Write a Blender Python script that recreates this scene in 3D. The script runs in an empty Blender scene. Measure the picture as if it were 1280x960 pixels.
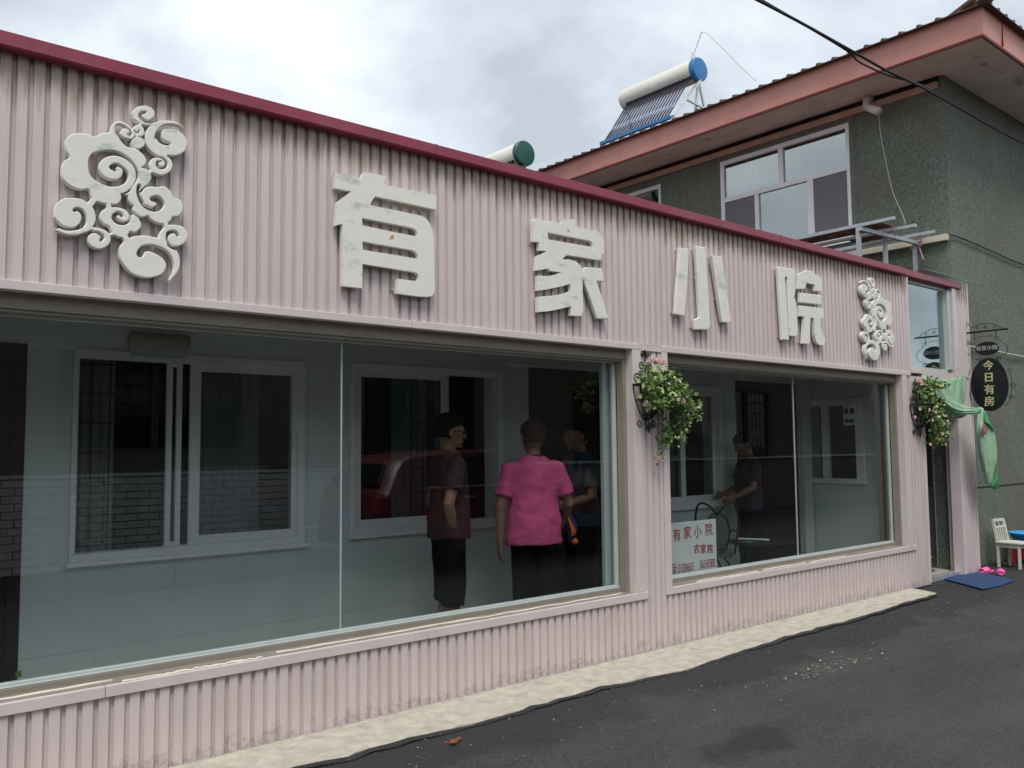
import bpy, bmesh, math, random
import numpy as np
from mathutils import Vector, Matrix
from mathutils.geometry import tessellate_polygon
random.seed(7)
sc = bpy.context.scene
C = sc.collection
R_ = math.radians

# ------------------------------------------------------------------ camera
F_PX, W_PX, H_PX = 1073.0, 1280, 960
CAM = Vector((0, -4.505, 1.6))
_vx = Vector((1926-640, 545-480, F_PX)); _vy = Vector((-260-640, 565-480, F_PX))
_X = _vx.normalized(); _Y = (_vy - _vy.dot(_X)*_X).normalized(); _Z = _X.cross(_Y)
RW = Matrix((_X, _Y, _Z))            # world = RW @ (right, down, forward)
cam = bpy.data.cameras.new('camera'); cam_o = bpy.data.objects.new('camera', cam); C.objects.link(cam_o)
right = RW.col[0]; up = -RW.col[1]; back = -RW.col[2]
m = Matrix.Identity(4)
for i in range(3):
    m[i][0] = right[i]; m[i][1] = up[i]; m[i][2] = back[i]; m[i][3] = CAM[i]
cam_o.matrix_world = m
cam.sensor_width = 36; cam.lens = 36*F_PX/W_PX; cam.clip_end = 2000; cam.clip_start = .05
sc.camera = cam_o

def ray(px, py): return RW @ Vector((px-640, py-480, F_PX))
def onY(px, py, y=0.):
    d = ray(px, py); t = (y-CAM.y)/d.y; return CAM + t*d
def onX(px, py, x):
    d = ray(px, py); t = (x-CAM.x)/d.x; return CAM + t*d
def onZ(px, py, z=0.):
    d = ray(px, py); t = (z-CAM.z)/d.z; return CAM + t*d

# ------------------------------------------------------------------ world, sun, exposure
SUN_EL, SUN_AZ = 58, 215           # overcast: soft high light from the street side
wd = bpy.data.worlds.new('World'); sc.world = wd; wd.use_nodes = True
nt = wd.node_tree; nt.nodes.clear()
def N(nt, t, **k):
    n = nt.nodes.new(t)
    for a, b in k.items(): setattr(n, a, b)
    return n
out = N(nt, 'ShaderNodeOutputWorld'); mix = N(nt, 'ShaderNodeMixShader')
b1 = N(nt, 'ShaderNodeBackground'); b2 = N(nt, 'ShaderNodeBackground')
sky = N(nt, 'ShaderNodeTexSky', sky_type='NISHITA', sun_disc=False, sun_elevation=R_(SUN_EL), sun_rotation=R_(SUN_AZ))
b1.inputs[1].default_value = .1
tc = N(nt, 'ShaderNodeTexCoord'); mp = N(nt, 'ShaderNodeMapping')
mp.inputs['Scale'].default_value = (1, 1, 1.5); mp.inputs['Location'].default_value = (4.3, 1.4, 2.2)
ns = N(nt, 'ShaderNodeTexNoise'); ns.inputs['Scale'].default_value = 3.1; ns.inputs['Detail'].default_value = 9
ns.inputs['Roughness'].default_value = .52; ns.inputs['Distortion'].default_value = .1
cr = N(nt, 'ShaderNodeValToRGB'); e = cr.color_ramp.elements
e[0].position = .36; e[0].color = (.44, .49, .54, 1); e[1].position = .63; e[1].color = (.84, .88, .915, 1)
e2 = cr.color_ramp.elements.new(.5); e2.color = (.63, .685, .74, 1)
nt.links.new(tc.outputs['Generated'], mp.inputs[0]); nt.links.new(mp.outputs[0], ns.inputs['Vector'])
nt.links.new(ns.outputs['Fac'], cr.inputs[0]); nt.links.new(cr.outputs[0], b2.inputs[0]); b2.inputs[1].default_value = .80
nt.links.new(sky.outputs[0], b1.inputs[0]); mix.inputs[0].default_value = .93
nt.links.new(b1.outputs[0], mix.inputs[1]); nt.links.new(b2.outputs[0], mix.inputs[2]); nt.links.new(mix.outputs[0], out.inputs[0])
sun = bpy.data.lights.new('sun', 'SUN'); sun.energy = 1.5; sun.angle = R_(25); sun.color = (1, .96, .9)
sun_o = bpy.data.objects.new('sun', sun); C.objects.link(sun_o)
_az = R_(SUN_AZ); _sd = Vector((math.sin(_az)*math.cos(R_(SUN_EL)), math.cos(_az)*math.cos(R_(SUN_EL)), math.sin(R_(SUN_EL))))
sun_o.rotation_euler = _sd.to_track_quat('Z', 'Y').to_euler()
sun_o.location = (0, -5, 12)
sc.view_settings.view_transform = 'Standard'; sc.view_settings.look = 'None'
sc.view_settings.exposure = 0.74; sc.view_settings.gamma = 1

# ------------------------------------------------------------------ materials
def mat(name, col, rough=.6, metal=0., var=.12, scale=6., bump=0., bscale=60., spec=.5, col2=None, c2range=(.55, .68), c2scale=3., stretch=(1, 1, 1), detail=5):
    m = bpy.data.materials.new(name); m.use_nodes = True; t = m.node_tree; p = t.nodes['Principled BSDF']
    p.inputs['Roughness'].default_value = rough; p.inputs['Metallic'].default_value = metal
    p.inputs['Specular IOR Level'].default_value = spec
    tc = N(t, 'ShaderNodeTexCoord'); mp = N(t, 'ShaderNodeMapping'); mp.inputs['Scale'].default_value = stretch
    gp = N(t, 'ShaderNodeNewGeometry')
    t.links.new(gp.outputs['Position'], mp.inputs[0])
    n = N(t, 'ShaderNodeTexNoise'); n.inputs['Scale'].default_value = scale; n.inputs['Detail'].default_value = detail
    t.links.new(mp.outputs[0], n.inputs['Vector'])
    r = N(t, 'ShaderNodeValToRGB'); e = r.color_ramp.elements
    e[0].position = .3; e[1].position = .7
    e[0].color = tuple(c*(1-var) for c in col)+(1,); e[1].color = tuple(min(1, c*(1+var)) for c in col)+(1,)
    t.links.new(n.outputs['Fac'], r.inputs[0]); last = r.outputs[0]
    if col2:
        n2 = N(t, 'ShaderNodeTexNoise'); n2.inputs['Scale'].default_value = c2scale; n2.inputs['Detail'].default_value = 8; n2.inputs['Roughness'].default_value = .65
        t.links.new(mp.outputs[0], n2.inputs['Vector'])
        mr = N(t, 'ShaderNodeMapRange'); mr.inputs[1].default_value = c2range[0]; mr.inputs[2].default_value = c2range[1]
        t.links.new(n2.outputs['Fac'], mr.inputs[0])
        mx = N(t, 'ShaderNodeMixRGB'); mx.inputs[2].default_value = tuple(col2)+(1,)
        t.links.new(mr.outputs[0], mx.inputs[0]); t.links.new(last, mx.inputs[1]); last = mx.outputs[0]
    t.links.new(last, p.inputs['Base Color'])
    rr = N(t, 'ShaderNodeMapRange'); rr.inputs[3].default_value = max(.02, rough-.08); rr.inputs[4].default_value = min(1, rough+.1)
    t.links.new(n.outputs['Fac'], rr.inputs[0]); t.links.new(rr.outputs[0], p.inputs['Roughness'])
    if bump:
        nb = N(t, 'ShaderNodeTexNoise'); nb.inputs['Scale'].default_value = bscale; nb.inputs['Detail'].default_value = 4
        t.links.new(mp.outputs[0], nb.inputs['Vector'])
        bp = N(t, 'ShaderNodeBump'); bp.inputs['Strength'].default_value = bump; bp.inputs['Distance'].default_value = .01
        t.links.new(nb.outputs['Fac'], bp.inputs['Height']); t.links.new(bp.outputs[0], p.inputs['Normal'])
    m['last'] = 0
    return m
def addlayer(m, col, build):
    """mix one more colour over the base colour with a factor socket made by build(tree, position socket)"""
    t = m.node_tree; p = t.nodes['Principled BSDF']; cur = p.inputs['Base Color'].links[0].from_socket
    gp = N(t, 'ShaderNodeNewGeometry'); fac = build(t, gp.outputs['Position'])
    mx = N(t, 'ShaderNodeMixRGB'); mx.inputs[2].default_value = tuple(col)+(1,)
    t.links.new(fac, mx.inputs[0]); t.links.new(cur, mx.inputs[1]); t.links.new(mx.outputs[0], p.inputs['Base Color'])
def M_(t, op, a, b=None):
    n = N(t, 'ShaderNodeMath', operation=op)
    for i, v in enumerate((a, b)):
        if v is None: continue
        if hasattr(v, 'links'): t.links.new(v, n.inputs[i])
        else: n.inputs[i].default_value = v
    return n.outputs[0]
def noise_(t, pos, scale, detail=5, rough=.6, stretch=None):
    if stretch:
        mp = N(t, 'ShaderNodeMapping'); mp.inputs['Scale'].default_value = stretch; t.links.new(pos, mp.inputs[0]); pos = mp.outputs[0]
    n = N(t, 'ShaderNodeTexNoise'); n.inputs['Scale'].default_value = scale; n.inputs['Detail'].default_value = detail; n.inputs['Roughness'].default_value = rough
    t.links.new(pos, n.inputs['Vector']); return n.outputs['Fac']
def rng_(t, v, a, b, c=0., d=1.):
    n = N(t, 'ShaderNodeMapRange'); n.inputs[1].default_value = a; n.inputs[2].default_value = b; n.inputs[3].default_value = c; n.inputs[4].default_value = d
    t.links.new(v, n.inputs[0]); return n.outputs[0]
def sep_(t, pos):
    n = N(t, 'ShaderNodeSeparateXYZ'); t.links.new(pos, n.inputs[0]); return n.outputs

PINK = (.61, .525, .522)
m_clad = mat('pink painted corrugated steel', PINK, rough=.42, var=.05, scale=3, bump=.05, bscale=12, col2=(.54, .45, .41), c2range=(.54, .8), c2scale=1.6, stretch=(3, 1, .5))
def _top(t, pos):      # rusty brown streaks, denser towards the top edge
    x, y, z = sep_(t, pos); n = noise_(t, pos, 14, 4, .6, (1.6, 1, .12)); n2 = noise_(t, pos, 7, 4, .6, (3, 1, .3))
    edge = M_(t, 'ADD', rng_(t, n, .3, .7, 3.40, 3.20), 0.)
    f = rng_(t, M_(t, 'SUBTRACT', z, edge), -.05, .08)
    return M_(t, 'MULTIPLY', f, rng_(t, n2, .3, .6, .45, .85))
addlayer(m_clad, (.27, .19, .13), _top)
def _bot(t, pos):      # splashed grime along the foot
    x, y, z = sep_(t, pos); n = noise_(t, pos, 9, 7, .7, (1, 1, 1)); n2 = noise_(t, pos, 40, 4, .7)
    f = rng_(t, M_(t, 'SUBTRACT', rng_(t, n, .35, .7, .0, .16), z), -.02, .05)
    return M_(t, 'MULTIPLY', f, rng_(t, n2, .4, .62, .1, .5))
addlayer(m_clad, (.16, .125, .10), _bot)
def _rust(t, pos):
    n = noise_(t, pos, 2.2, 3, .5, (14, 1, .35)); n2 = noise_(t, pos, 30, 5, .7)
    return M_(t, 'MULTIPLY', rng_(t, n, .66, .8), rng_(t, n2, .4, .65, 0, .55))
addlayer(m_clad, (.30, .17, .10), _rust)
m_trim = mat('pink trim', (.62, .545, .54), rough=.38, var=.05, scale=5, bump=.03, bscale=20, col2=(.42, .32, .27), c2range=(.64, .8), c2scale=5)
m_caulk = mat('cream caulk', (.74, .68, .58), rough=.7, var=.1, bump=.4, bscale=60)
m_band = mat('maroon coping', (.24, .028, .06), rough=.36, var=.12, scale=4, bump=.04, bscale=14, col2=(.26, .06, .09), c2range=(.5, .75), c2scale=3)
m_white = mat('weathered white plaster', (.75, .745, .675), rough=.75, var=.04, scale=9, bump=.07, bscale=30, col2=(.50, .53, .50), c2range=(.56, .66), c2scale=4.5, stretch=(1, 1, 2.2))
m_taupe = mat('taupe frame', (.235, .21, .175), rough=.55, var=.08, scale=8, bump=.05)
m_alu = mat('pale aluminium', (.50, .56, .54), rough=.35, var=.05, scale=8, metal=.15)
m_whiteframe = mat('white upvc', (.74, .74, .74), rough=.35, var=.04, scale=5, col2=(.45, .36, .28), c2range=(.68, .8), c2scale=8)
m_conc = mat('pale concrete', (.47, .435, .36), rough=.9, var=.16, scale=12, bump=.6, bscale=40, col2=(.30, .275, .23), c2range=(.52, .74), c2scale=8)
m_salmon = mat("salmon fascia", (.60, .275, .225), rough=.5, var=.08, scale=2.2, bump=.03, bscale=8, col2=(.50, .20, .15), c2range=(.5, .75), c2scale=2)
m_redtrim = mat('dark red drip edge', (.2, .03, .025), rough=.5)
m_roof = mat('roof sheet', (.075, .04, .035), rough=.6, var=.2)
m_soffit = mat('plaster soffit', (.80, .69, .64), rough=.9, var=.12, scale=2.5, bump=.3, bscale=25, col2=(.26, .20, .17), c2range=(.60, .70), c2scale=1.7)
m_tan = mat('tan cornice', (.46, .30, .22), rough=.8, var=.12, scale=5, bump=.2)
m_green = mat('green pebbledash', (.135, .158, .128), rough=.95, var=.38, scale=38, bump=1., bscale=95, col2=(.24, .265, .215), c2range=(.50, .72), c2scale=26, detail=8)
addlayer(m_green, (.13, .115, .085), lambda t, pos: M_(t, 'MULTIPLY', rng_(t, noise_(t, pos, .9, 5, .6), .42, .66), .5))
addlayer(m_green, (.085, .085, .065), lambda t, pos: M_(t, 'MULTIPLY', rng_(t, noise_(t, pos, 1.1, 6, .65, (3, 3, .22)), .56, .70), .55))
addlayer(m_green, (.22, .27, .23), lambda t, pos: M_(t, 'MULTIPLY', rng_(t, noise_(t, pos, 1.6, 6, .65, (1, 1, .3)), .55, .75), .4))
m_ledge = mat('white painted ledge', (.66, .60, .48), rough=.8, var=.1, scale=6, col2=(.34, .27, .18), c2range=(.62, .74), c2scale=6)
m_black = mat('wrought iron', (.012, .012, .014), rough=.5, metal=.4, var=.2)
m_signblack = mat('black sign paint', (.006, .006, .009), rough=.3, var=.2)
m_gold = mat('yellow lettering', (.60, .56, .30), rough=.5, var=.08)
m_silver = mat('silver lettering', (.42, .42, .40), rough=.4, var=.1)
m_galv = mat('galvanised steel', (.42, .45, .48), rough=.45, metal=.5, var=.14, scale=18)
m_rustp = mat('rusty sheet', (.17, .07, .045), rough=.85, var=.35, scale=9, bump=.3, col2=(.28, .25, .23), c2range=(.5, .6), c2scale=7)
m_tile = mat('glazed wall tile', (.58, .63, .62), rough=.22, var=.05, scale=2.5)
m_grout = mat('tile grout', (.80, .82, .80), rough=.9)
m_floor = mat('inside floor tile', (.46, .45, .42), rough=.3, var=.08)
m_wood = mat('dark red brown door', (.024, .010, .008), rough=.6, var=.35, scale=4, stretch=(1, 1, 8), spec=.15)
m_dark = mat('dark room', (.008, .008, .010), rough=.9)
m_ceil = mat('ceiling board', (.50, .49, .46), rough=.9)
m_curtain = mat('pale curtain', (.40, .45, .44), rough=.9, var=.12, scale=12, stretch=(6, 6, .4))
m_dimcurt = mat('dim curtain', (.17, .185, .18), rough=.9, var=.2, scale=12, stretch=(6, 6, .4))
m_greycurt = mat('grey blind', (.17, .16, .18), rough=.9, var=.06)
m_glassdark = mat('dark window pane', (.012, .015, .017), rough=.04, var=.05, spec=.9)
m_cloth = mat('mint green cloth', (.44, .68, .47), rough=.75, var=.16, scale=7, bump=.35, bscale=25, col2=(.50, .62, .47), c2range=(.5, .66), c2scale=7)
m_cloth2 = mat('vivid green lining', (.10, .47, .16), rough=.7, var=.16, scale=7, bump=.3, bscale=25)
m_matblue = mat('blue door mat', (.022, .058, .15), rough=.95, var=.2, scale=40, bump=.7, bscale=120, col2=(.05, .07, .10), c2range=(.55, .7), c2scale=5)
m_pinkp = mat('hot pink rubber', (.78, .13, .40), rough=.5, var=.06)
m_basin = mat('blue plastic basin', (.02, .26, .62), rough=.35, var=.05)
m_redp = mat('red plastic', (.30, .02, .03), rough=.4, var=.1)
m_chairw = mat('chipped white wood', (.62, .60, .54), rough=.6, var=.08, col2=(.28, .24, .18), c2range=(.62, .72), c2scale=14)
m_pvc = mat('white pvc pipe', (.66, .63, .58), rough=.45, var=.08)
m_tank = mat('ivory tank enamel', (.72, .70, .63), rough=.25, var=.04, scale=3)
m_bluecap = mat('blue tank cap', (.02, .17, .42), rough=.35, var=.05)
m_greencap = mat('green tank cap', (.01, .085, .065), rough=.35, var=.05)
m_tube = mat('vacuum tube', (.10, .11, .17), rough=.16, var=.1, metal=.7)
m_steel = mat('bright steel', (.62, .63, .64), rough=.3, metal=.6)
m_cable = mat('black cable', (.012, .012, .013), rough=.7)
m_wirew = mat('pale wire', (.50, .49, .46), rough=.6)
m_leafa = mat('ivy leaf', (.075, .15, .03), rough=.5, var=.35, scale=30)
m_leafb = mat('pale ivy leaf', (.33, .43, .17), rough=.5, var=.3, scale=30)
m_stem = mat('stem', (.05, .08, .025), rough=.8)
m_petal = mat('pink petal', (.62, .36, .34), rough=.7, var=.2, scale=40)
m_board = mat('white board', (.74, .78, .77), rough=.3, var=.04)
m_redink = mat('red paint lettering', (.40, .02, .03), rough=.5, var=.15, scale=40)
m_brickw = mat('white wall brick', (.78, .78, .76), rough=.7, var=.12, scale=4)
m_oppwall = mat('opposite wall', (.16, .13, .115), rough=.9, var=.2, scale=1.5)
m_opproof = mat('opposite roof', (.10, .05, .045), rough=.9, var=.3)
m_carred = mat('dark red car paint', (.13, .010, .014), rough=.35, var=.05, spec=.8)
m_rubber = mat('tyre rubber', (.015, .015, .015), rough=.8)
m_chrome = mat('chrome strip', (.75, .75, .75), rough=.15, metal=.9)
m_skin = mat('skin', (.24, .125, .08), rough=.55, var=.08, scale=20)
m_hair = mat('dark hair', (.008, .006, .005), rough=.7, var=.4, scale=60, bump=.5, bscale=150, spec=.15)
m_hairb = mat('brown hair', (.028, .016, .011), rough=.7, var=.4, scale=60, bump=.5, bscale=150, spec=.15)
m_pinkshirt = mat('magenta jersey', (.52, .075, .20), rough=.85, var=.07, scale=9, bump=.35, bscale=7)
m_darkshirt = mat('dark red shirt', (.030, .007, .008), rough=.8, var=.15, bump=.4, bscale=8)
m_navyshirt = mat('navy and grey shirt', (.014, .02, .038), rough=.8, var=.15, bump=.4, bscale=8, col2=(.10, .10, .11), c2range=(.5, .54), c2scale=1.6)
m_purple = mat('purple top', (.025, .010, .03), rough=.8, var=.1)
m_pants = mat('black trousers', (.004, .004, .005), rough=.9, var=.2, bump=.4, bscale=9, spec=.1)
m_orange = mat('orange cloth', (.80, .14, .03), rough=.7)
m_navy = mat('navy cloth', (.02, .03, .10), rough=.7)
m_seat = mat('grey seat pad', (.075, .07, .068), rough=.85)
m_brickred = mat('broken brick', (.24, .075, .04), rough=.95, var=.2, bump=.5)
m_grit = mat('pale grit', (.33, .32, .28), rough=.95, var=.25, scale=50)

addlayer(m_white, (.42, .20, .06), lambda t, p: rng_(t, noise_(t, p, 13, 3, .5), .735, .76, 0, .8))
for m_ in (m_cloth, m_cloth2):
    t = m_.node_tree; p_ = t.nodes['Principled BSDF']; o_ = t.nodes['Material Output']; tl = N(t, 'ShaderNodeBsdfTranslucent'); mx_ = N(t, 'ShaderNodeMixShader'); mx_.inputs[0].default_value = .35
    t.links.new(p_.inputs['Base Color'].links[0].from_socket, tl.inputs[0]); t.links.new(p_.outputs[0], mx_.inputs[1]); t.links.new(tl.outputs[0], mx_.inputs[2]); t.links.new(mx_.outputs[0], o_.inputs[0])
def glass(name, tint, ior=1.5, rough=0.0):
    m = bpy.data.materials.new(name); m.use_nodes = True; t = m.node_tree; t.nodes.clear()
    o = N(t, 'ShaderNodeOutputMaterial'); mx = N(t, 'ShaderNodeMixShader'); tr = N(t, 'ShaderNodeBsdfTransparent'); g = N(t, 'ShaderNodeBsdfGlossy')
    f0 = ((ior-1)/(ior+1))**2; gg = N(t, 'ShaderNodeNewGeometry'); dt = N(t, 'ShaderNodeVectorMath', operation='DOT_PRODUCT')
    t.links.new(gg.outputs['Incoming'], dt.inputs[0]); t.links.new(gg.outputs['Normal'], dt.inputs[1])
    om_ = M_(t, 'SUBTRACT', 1., M_(t, 'ABSOLUTE', dt.outputs['Value'])); F_ = M_(t, 'ADD', M_(t, 'MULTIPLY', M_(t, 'POWER', om_, 5.), 1-f0), f0)
    gp = N(t, 'ShaderNodeNewGeometry'); bp = N(t, 'ShaderNodeBump'); bp.inputs['Strength'].default_value = .02; bp.inputs['Distance'].default_value = .02
    nn = noise_(t, gp.outputs['Position'], 1.3, 2, .5); t.links.new(nn, bp.inputs['Height'])
    t.links.new(bp.outputs[0], g.inputs['Normal'])
    tr.inputs[0].default_value = tuple(tint)+(1,); g.inputs[0].default_value = (.95, 1, 1, 1); g.inputs['Roughness'].default_value = rough
    t.links.new(F_, mx.inputs[0]); t.links.new(tr.outputs[0], mx.inputs[1]); t.links.new(g.outputs[0], mx.inputs[2]); t.links.new(mx.outputs[0], o.inputs[0])
    return m
m_glass = glass('window glass', (.88, .905, .905), 1.6)
m_glass2 = glass('inner glass', (.85, .9, .9), 1.45)
m_glass3 = glass('upper window glass', (.7, .75, .75), 3.0)

# asphalt
m_asph = mat('asphalt', (.036, .036, .035), rough=.75, var=.85, scale=75, bump=1., bscale=90, detail=6)
addlayer(m_asph, (.075, .072, .066), lambda t, p: M_(t, 'MULTIPLY', rng_(t, noise_(t, p, 1.1, 8, .7, (.6, 1.3, 1)), .42, .7), .75))
def _tar(t, p):
    x, y, z = sep_(t, p); n = noise_(t, p, 1.8, 5, .6)
    e = M_(t, 'ADD', y, rng_(t, n, .3, .7, -.25, .25))
    a = M_(t, 'MULTIPLY', rng_(t, e, -1.0, -.80), rng_(t, x, 9.8, 10.6, 1, .6))
    return M_(t, 'MULTIPLY', a, .8)
addlayer(m_asph, (.011, .011, .013), _tar)
addlayer(m_asph, (.10, .10, .095), lambda t, p: M_(t, 'MULTIPLY', rng_(t, noise_(t, p, 150, 2, .5), .5, .62), .5))
addlayer(m_asph, (.006, .006, .007), lambda t, p: M_(t, 'MULTIPLY', rng_(t, noise_(t, p, 110, 2, .5), .50, .38), .6))
def _spot(cx, cy, rx, ry, soft=.35, k=.8):
    def f(t, p):
        x, y, z = sep_(t, p); dx = M_(t, 'DIVIDE', M_(t, 'SUBTRACT', x, cx), rx); dy = M_(t, 'DIVIDE', M_(t, 'SUBTRACT', y, cy), ry)
        d = M_(t, 'SQRT', M_(t, 'ADD', M_(t, 'MULTIPLY', dx, dx), M_(t, 'MULTIPLY', dy, dy)))
        d = M_(t, 'ADD', d, rng_(t, noise_(t, p, 5, 8, .75), .3, .7, -.5, .5))
        return M_(t, 'MULTIPLY', rng_(t, d, 1, 1-soft), k)
    return f
q = onZ(945, 925); addlayer(m_asph, (.014, .014, .016), _spot(q.x, q.y, .45, .2, .5, .8))
def _spill(t, p):
    q = onZ(1035, 832); n = noise_(t, p, 26, 5, .75)
    s = _spot(q.x, q.y, .62, .17, .9, 1.)(t, p)
    return M_(t, 'MULTIPLY', rng_(t, n, .56, .64), s)
addlayer(m_asph, (.30, .29, .25), _spill)
addlayer(m_asph, (.24, .24, .22), lambda t, p: M_(t, 'MULTIPLY', rng_(t, noise_(t, p, 95, 3, .6), .67, .73), .6))

# ------------------------------------------------------------------ mesh helpers
class MB:
    def __init__(s): s.v = []; s.f = []
    def add(s, vs, fs):
        b = len(s.v); s.v += [tuple(v) for v in vs]; s.f += [tuple(i+b for i in f) for f in fs]; return s
    def box(s, x0, x1, y0, y1, z0, z1):
        return s.add([(x, y, z) for z in (z0, z1) for y in (y0, y1) for x in (x0, x1)],
                     [(0, 2, 3, 1), (4, 5, 7, 6), (0, 1, 5, 4), (1, 3, 7, 5), (3, 2, 6, 7), (2, 0, 4, 6)])
    def tube(s, pts, r, n=8, caps=True, flat=None, ref=None):
        """tube along points; r number or list; flat=(a,b) scales of the two axes"""
        pts = [Vector(p) for p in pts]; k = len(pts); rs = r if isinstance(r, (list, tuple)) else [r]*k
        ref = Vector(ref) if ref is not None else None
        b = len(s.v); up0 = None
        for i, p in enumerate(pts):
            d = (pts[min(i+1, k-1)]-pts[max(i-1, 0)])
            d = d.normalized() if d.length > 1e-9 else Vector((0, 0, 1))
            if ref is not None: a = ref - ref.dot(d)*d
            elif up0 is None: a = (Vector((0, 0, 1)) if abs(d.z) < .9 else Vector((1, 0, 0))); a = a - a.dot(d)*d
            else: a = up0 - up0.dot(d)*d
            a.normalize(); up0 = a; c = d.cross(a)
            rr = rs[i]; ra, rb = (rr if isinstance(rr, (list, tuple)) else (rr, rr))
            if flat: ra *= flat[0]; rb *= flat[1]
            for j in range(n):
                t = 2*math.pi*j/n; s.v.append(tuple(p + a*(ra*math.cos(t)) + c*(rb*math.sin(t))))
        for i in range(k-1):
            for j in range(n):
                s.f.append((b+i*n+j, b+i*n+(j+1) % n, b+(i+1)*n+(j+1) % n, b+(i+1)*n+j))
        if caps:
            s.f.append(tuple(b+j for j in reversed(range(n)))); s.f.append(tuple(b+(k-1)*n+j for j in range(n)))
        return s
    def bar(s, a, b, w, h=None):
        """square section bar from a to b"""
        h = h or w; a = Vector(a); b = Vector(b); d = (b-a).normalized()
        u = Vector((0, 0, 1)) if abs(d.z) < .95 else Vector((0, 1, 0)); u = (u-u.dot(d)*d).normalized(); v = d.cross(u)
        vs = [p+u*(sx*h/2)+v*(sy*w/2) for p in (a, b) for sx, sy in ((-1, -1), (1, -1), (1, 1), (-1, 1))]
        return s.add(vs, [(0, 3, 2, 1), (4, 5, 6, 7), (0, 1, 5, 4), (1, 2, 6, 5), (2, 3, 7, 6), (3, 0, 4, 7)])
    def ell(s, c, r, n=12, m=8, rot=None):
        c = Vector(c); b = len(s.v); rx, ry, rz = r
        for i in range(1, m):
            th = math.pi*i/m
            for j in range(n):
                ph = 2*math.pi*j/n; v = Vector((rx*math.sin(th)*math.cos(ph), ry*math.sin(th)*math.sin(ph), rz*math.cos(th)))
                if rot: v = rot @ v
                s.v.append(tuple(c+v))
        tv = Vector((0, 0, rz)); tv = rot @ tv if rot else tv
        s.v.append(tuple(c+tv)); s.v.append(tuple(c-tv)); T = b+(m-1)*n
        for i in range(m-2):
            for j in range(n): s.f.append((b+i*n+j, b+(i+1)*n+j, b+(i+1)*n+(j+1) % n, b+i*n+(j+1) % n))
        for j in range(n):
            s.f.append((T, b+j, b+(j+1) % n)); s.f.append((T+1, b+(m-2)*n+(j+1) % n, b+(m-2)*n+j))
        return s
    def prism(s, polys, to3, depth):
        """polys[0] outer outline, the rest holes (2D); to3(u,v,d) with d 0 front 1 back"""
        P = [[Vector((u, v, 0)) for u, v in p] for p in polys]
        tr = tessellate_polygon(P); flat = [q for p in P for q in p]; n = len(flat); b = len(s.v)
        for d in (0, depth):
            for q in flat: s.v.append(tuple(to3(q.x, q.y, d)))
        for t in tr: s.f.append((b+t[0], b+t[1], b+t[2])); s.f.append((b+n+t[2], b+n+t[1], b+n+t[0]))
        o = 0
        for p in P:
            k = len(p)
            for i in range(k): s.f.append((b+o+i, b+o+(i+1) % k, b+n+o+(i+1) % k, b+n+o+i))
            o += k
        return s
    def build(s, name, m, parent=None, smooth=False, bevel=0, kind=None):
        me = bpy.data.meshes.new(name); me.from_pydata(s.v, [], s.f)
        bm = bmesh.new(); bm.from_mesh(me); bmesh.ops.recalc_face_normals(bm, faces=bm.faces); bm.to_mesh(me); bm.free()
        return link(name, me, m, parent, smooth, bevel, kind)
def link(name, me, m, parent=None, smooth=False, bevel=0, kind=None):
    if m and not me.materials: me.materials.append(m)
    if smooth: me.polygons.foreach_set('use_smooth', [True]*len(me.polygons))
    o = bpy.data.objects.new(name, me); C.objects.link(o)
    if parent: o.parent = parent; o.matrix_parent_inverse = parent.matrix_world.inverted() if False else Matrix.Identity(4)
    if parent: o.location = -Vector(root_loc.get(parent.name, (0, 0, 0))); root_loc[o.name] = (0, 0, 0) if False else root_loc.get(parent.name, (0, 0, 0)); 
    if parent and parent.name in nested: o.location = (0, 0, 0)
    if parent: nested.add(o.name)
    if bevel:
        b = o.modifiers.new('bevel', 'BEVEL'); b.width = bevel; b.segments = 2; b.limit_method = 'ANGLE'
    if kind: o['kind'] = kind
    return o
root_loc = {}; nested = set()
def thing(name, label, cat, loc=(0, 0, 0), group=None):
    """an Empty at the thing's base; parts are given in world coordinates"""
    o = bpy.data.objects.new(name, None); C.objects.link(o); o.location = loc; root_loc[o.name] = loc
    o.empty_display_size = .2; o['label'] = label; o['category'] = cat
    if group: o['group'] = group
    return o
def tag(o, label, cat, group=None):
    o['label'] = label; o['category'] = cat
    if group: o['group'] = group
    return o
def struct(o): o['kind'] = 'structure'; return o
def dupmesh(o, dx, dy=0, dz=0, parent=None):
    c = o.copy(); C.objects.link(c); c.location = o.location + Vector((dx, dy, dz))
    if parent: c.parent = parent
    return c
def smooth_pts(pts, k=8, closed=False):
    P = [np.array(p, float) for p in pts]; n = len(P); out = []
    rg = range(n) if closed else range(n-1)
    for i in rg:
        if closed: a, b, c, d = P[(i-1) % n], P[i], P[(i+1) % n], P[(i+2) % n]
        else: a, b, c, d = P[max(i-1, 0)], P[i], P[i+1], P[min(i+2, n-1)]
        for j in range(k):
            t = j/k; out.append(.5*((2*b)+(-a+c)*t+(2*a-5*b+4*c-d)*t*t+(-a+3*b-3*c+d)*t**3))
    if not closed: out.append(P[-1])
    return out
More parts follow.
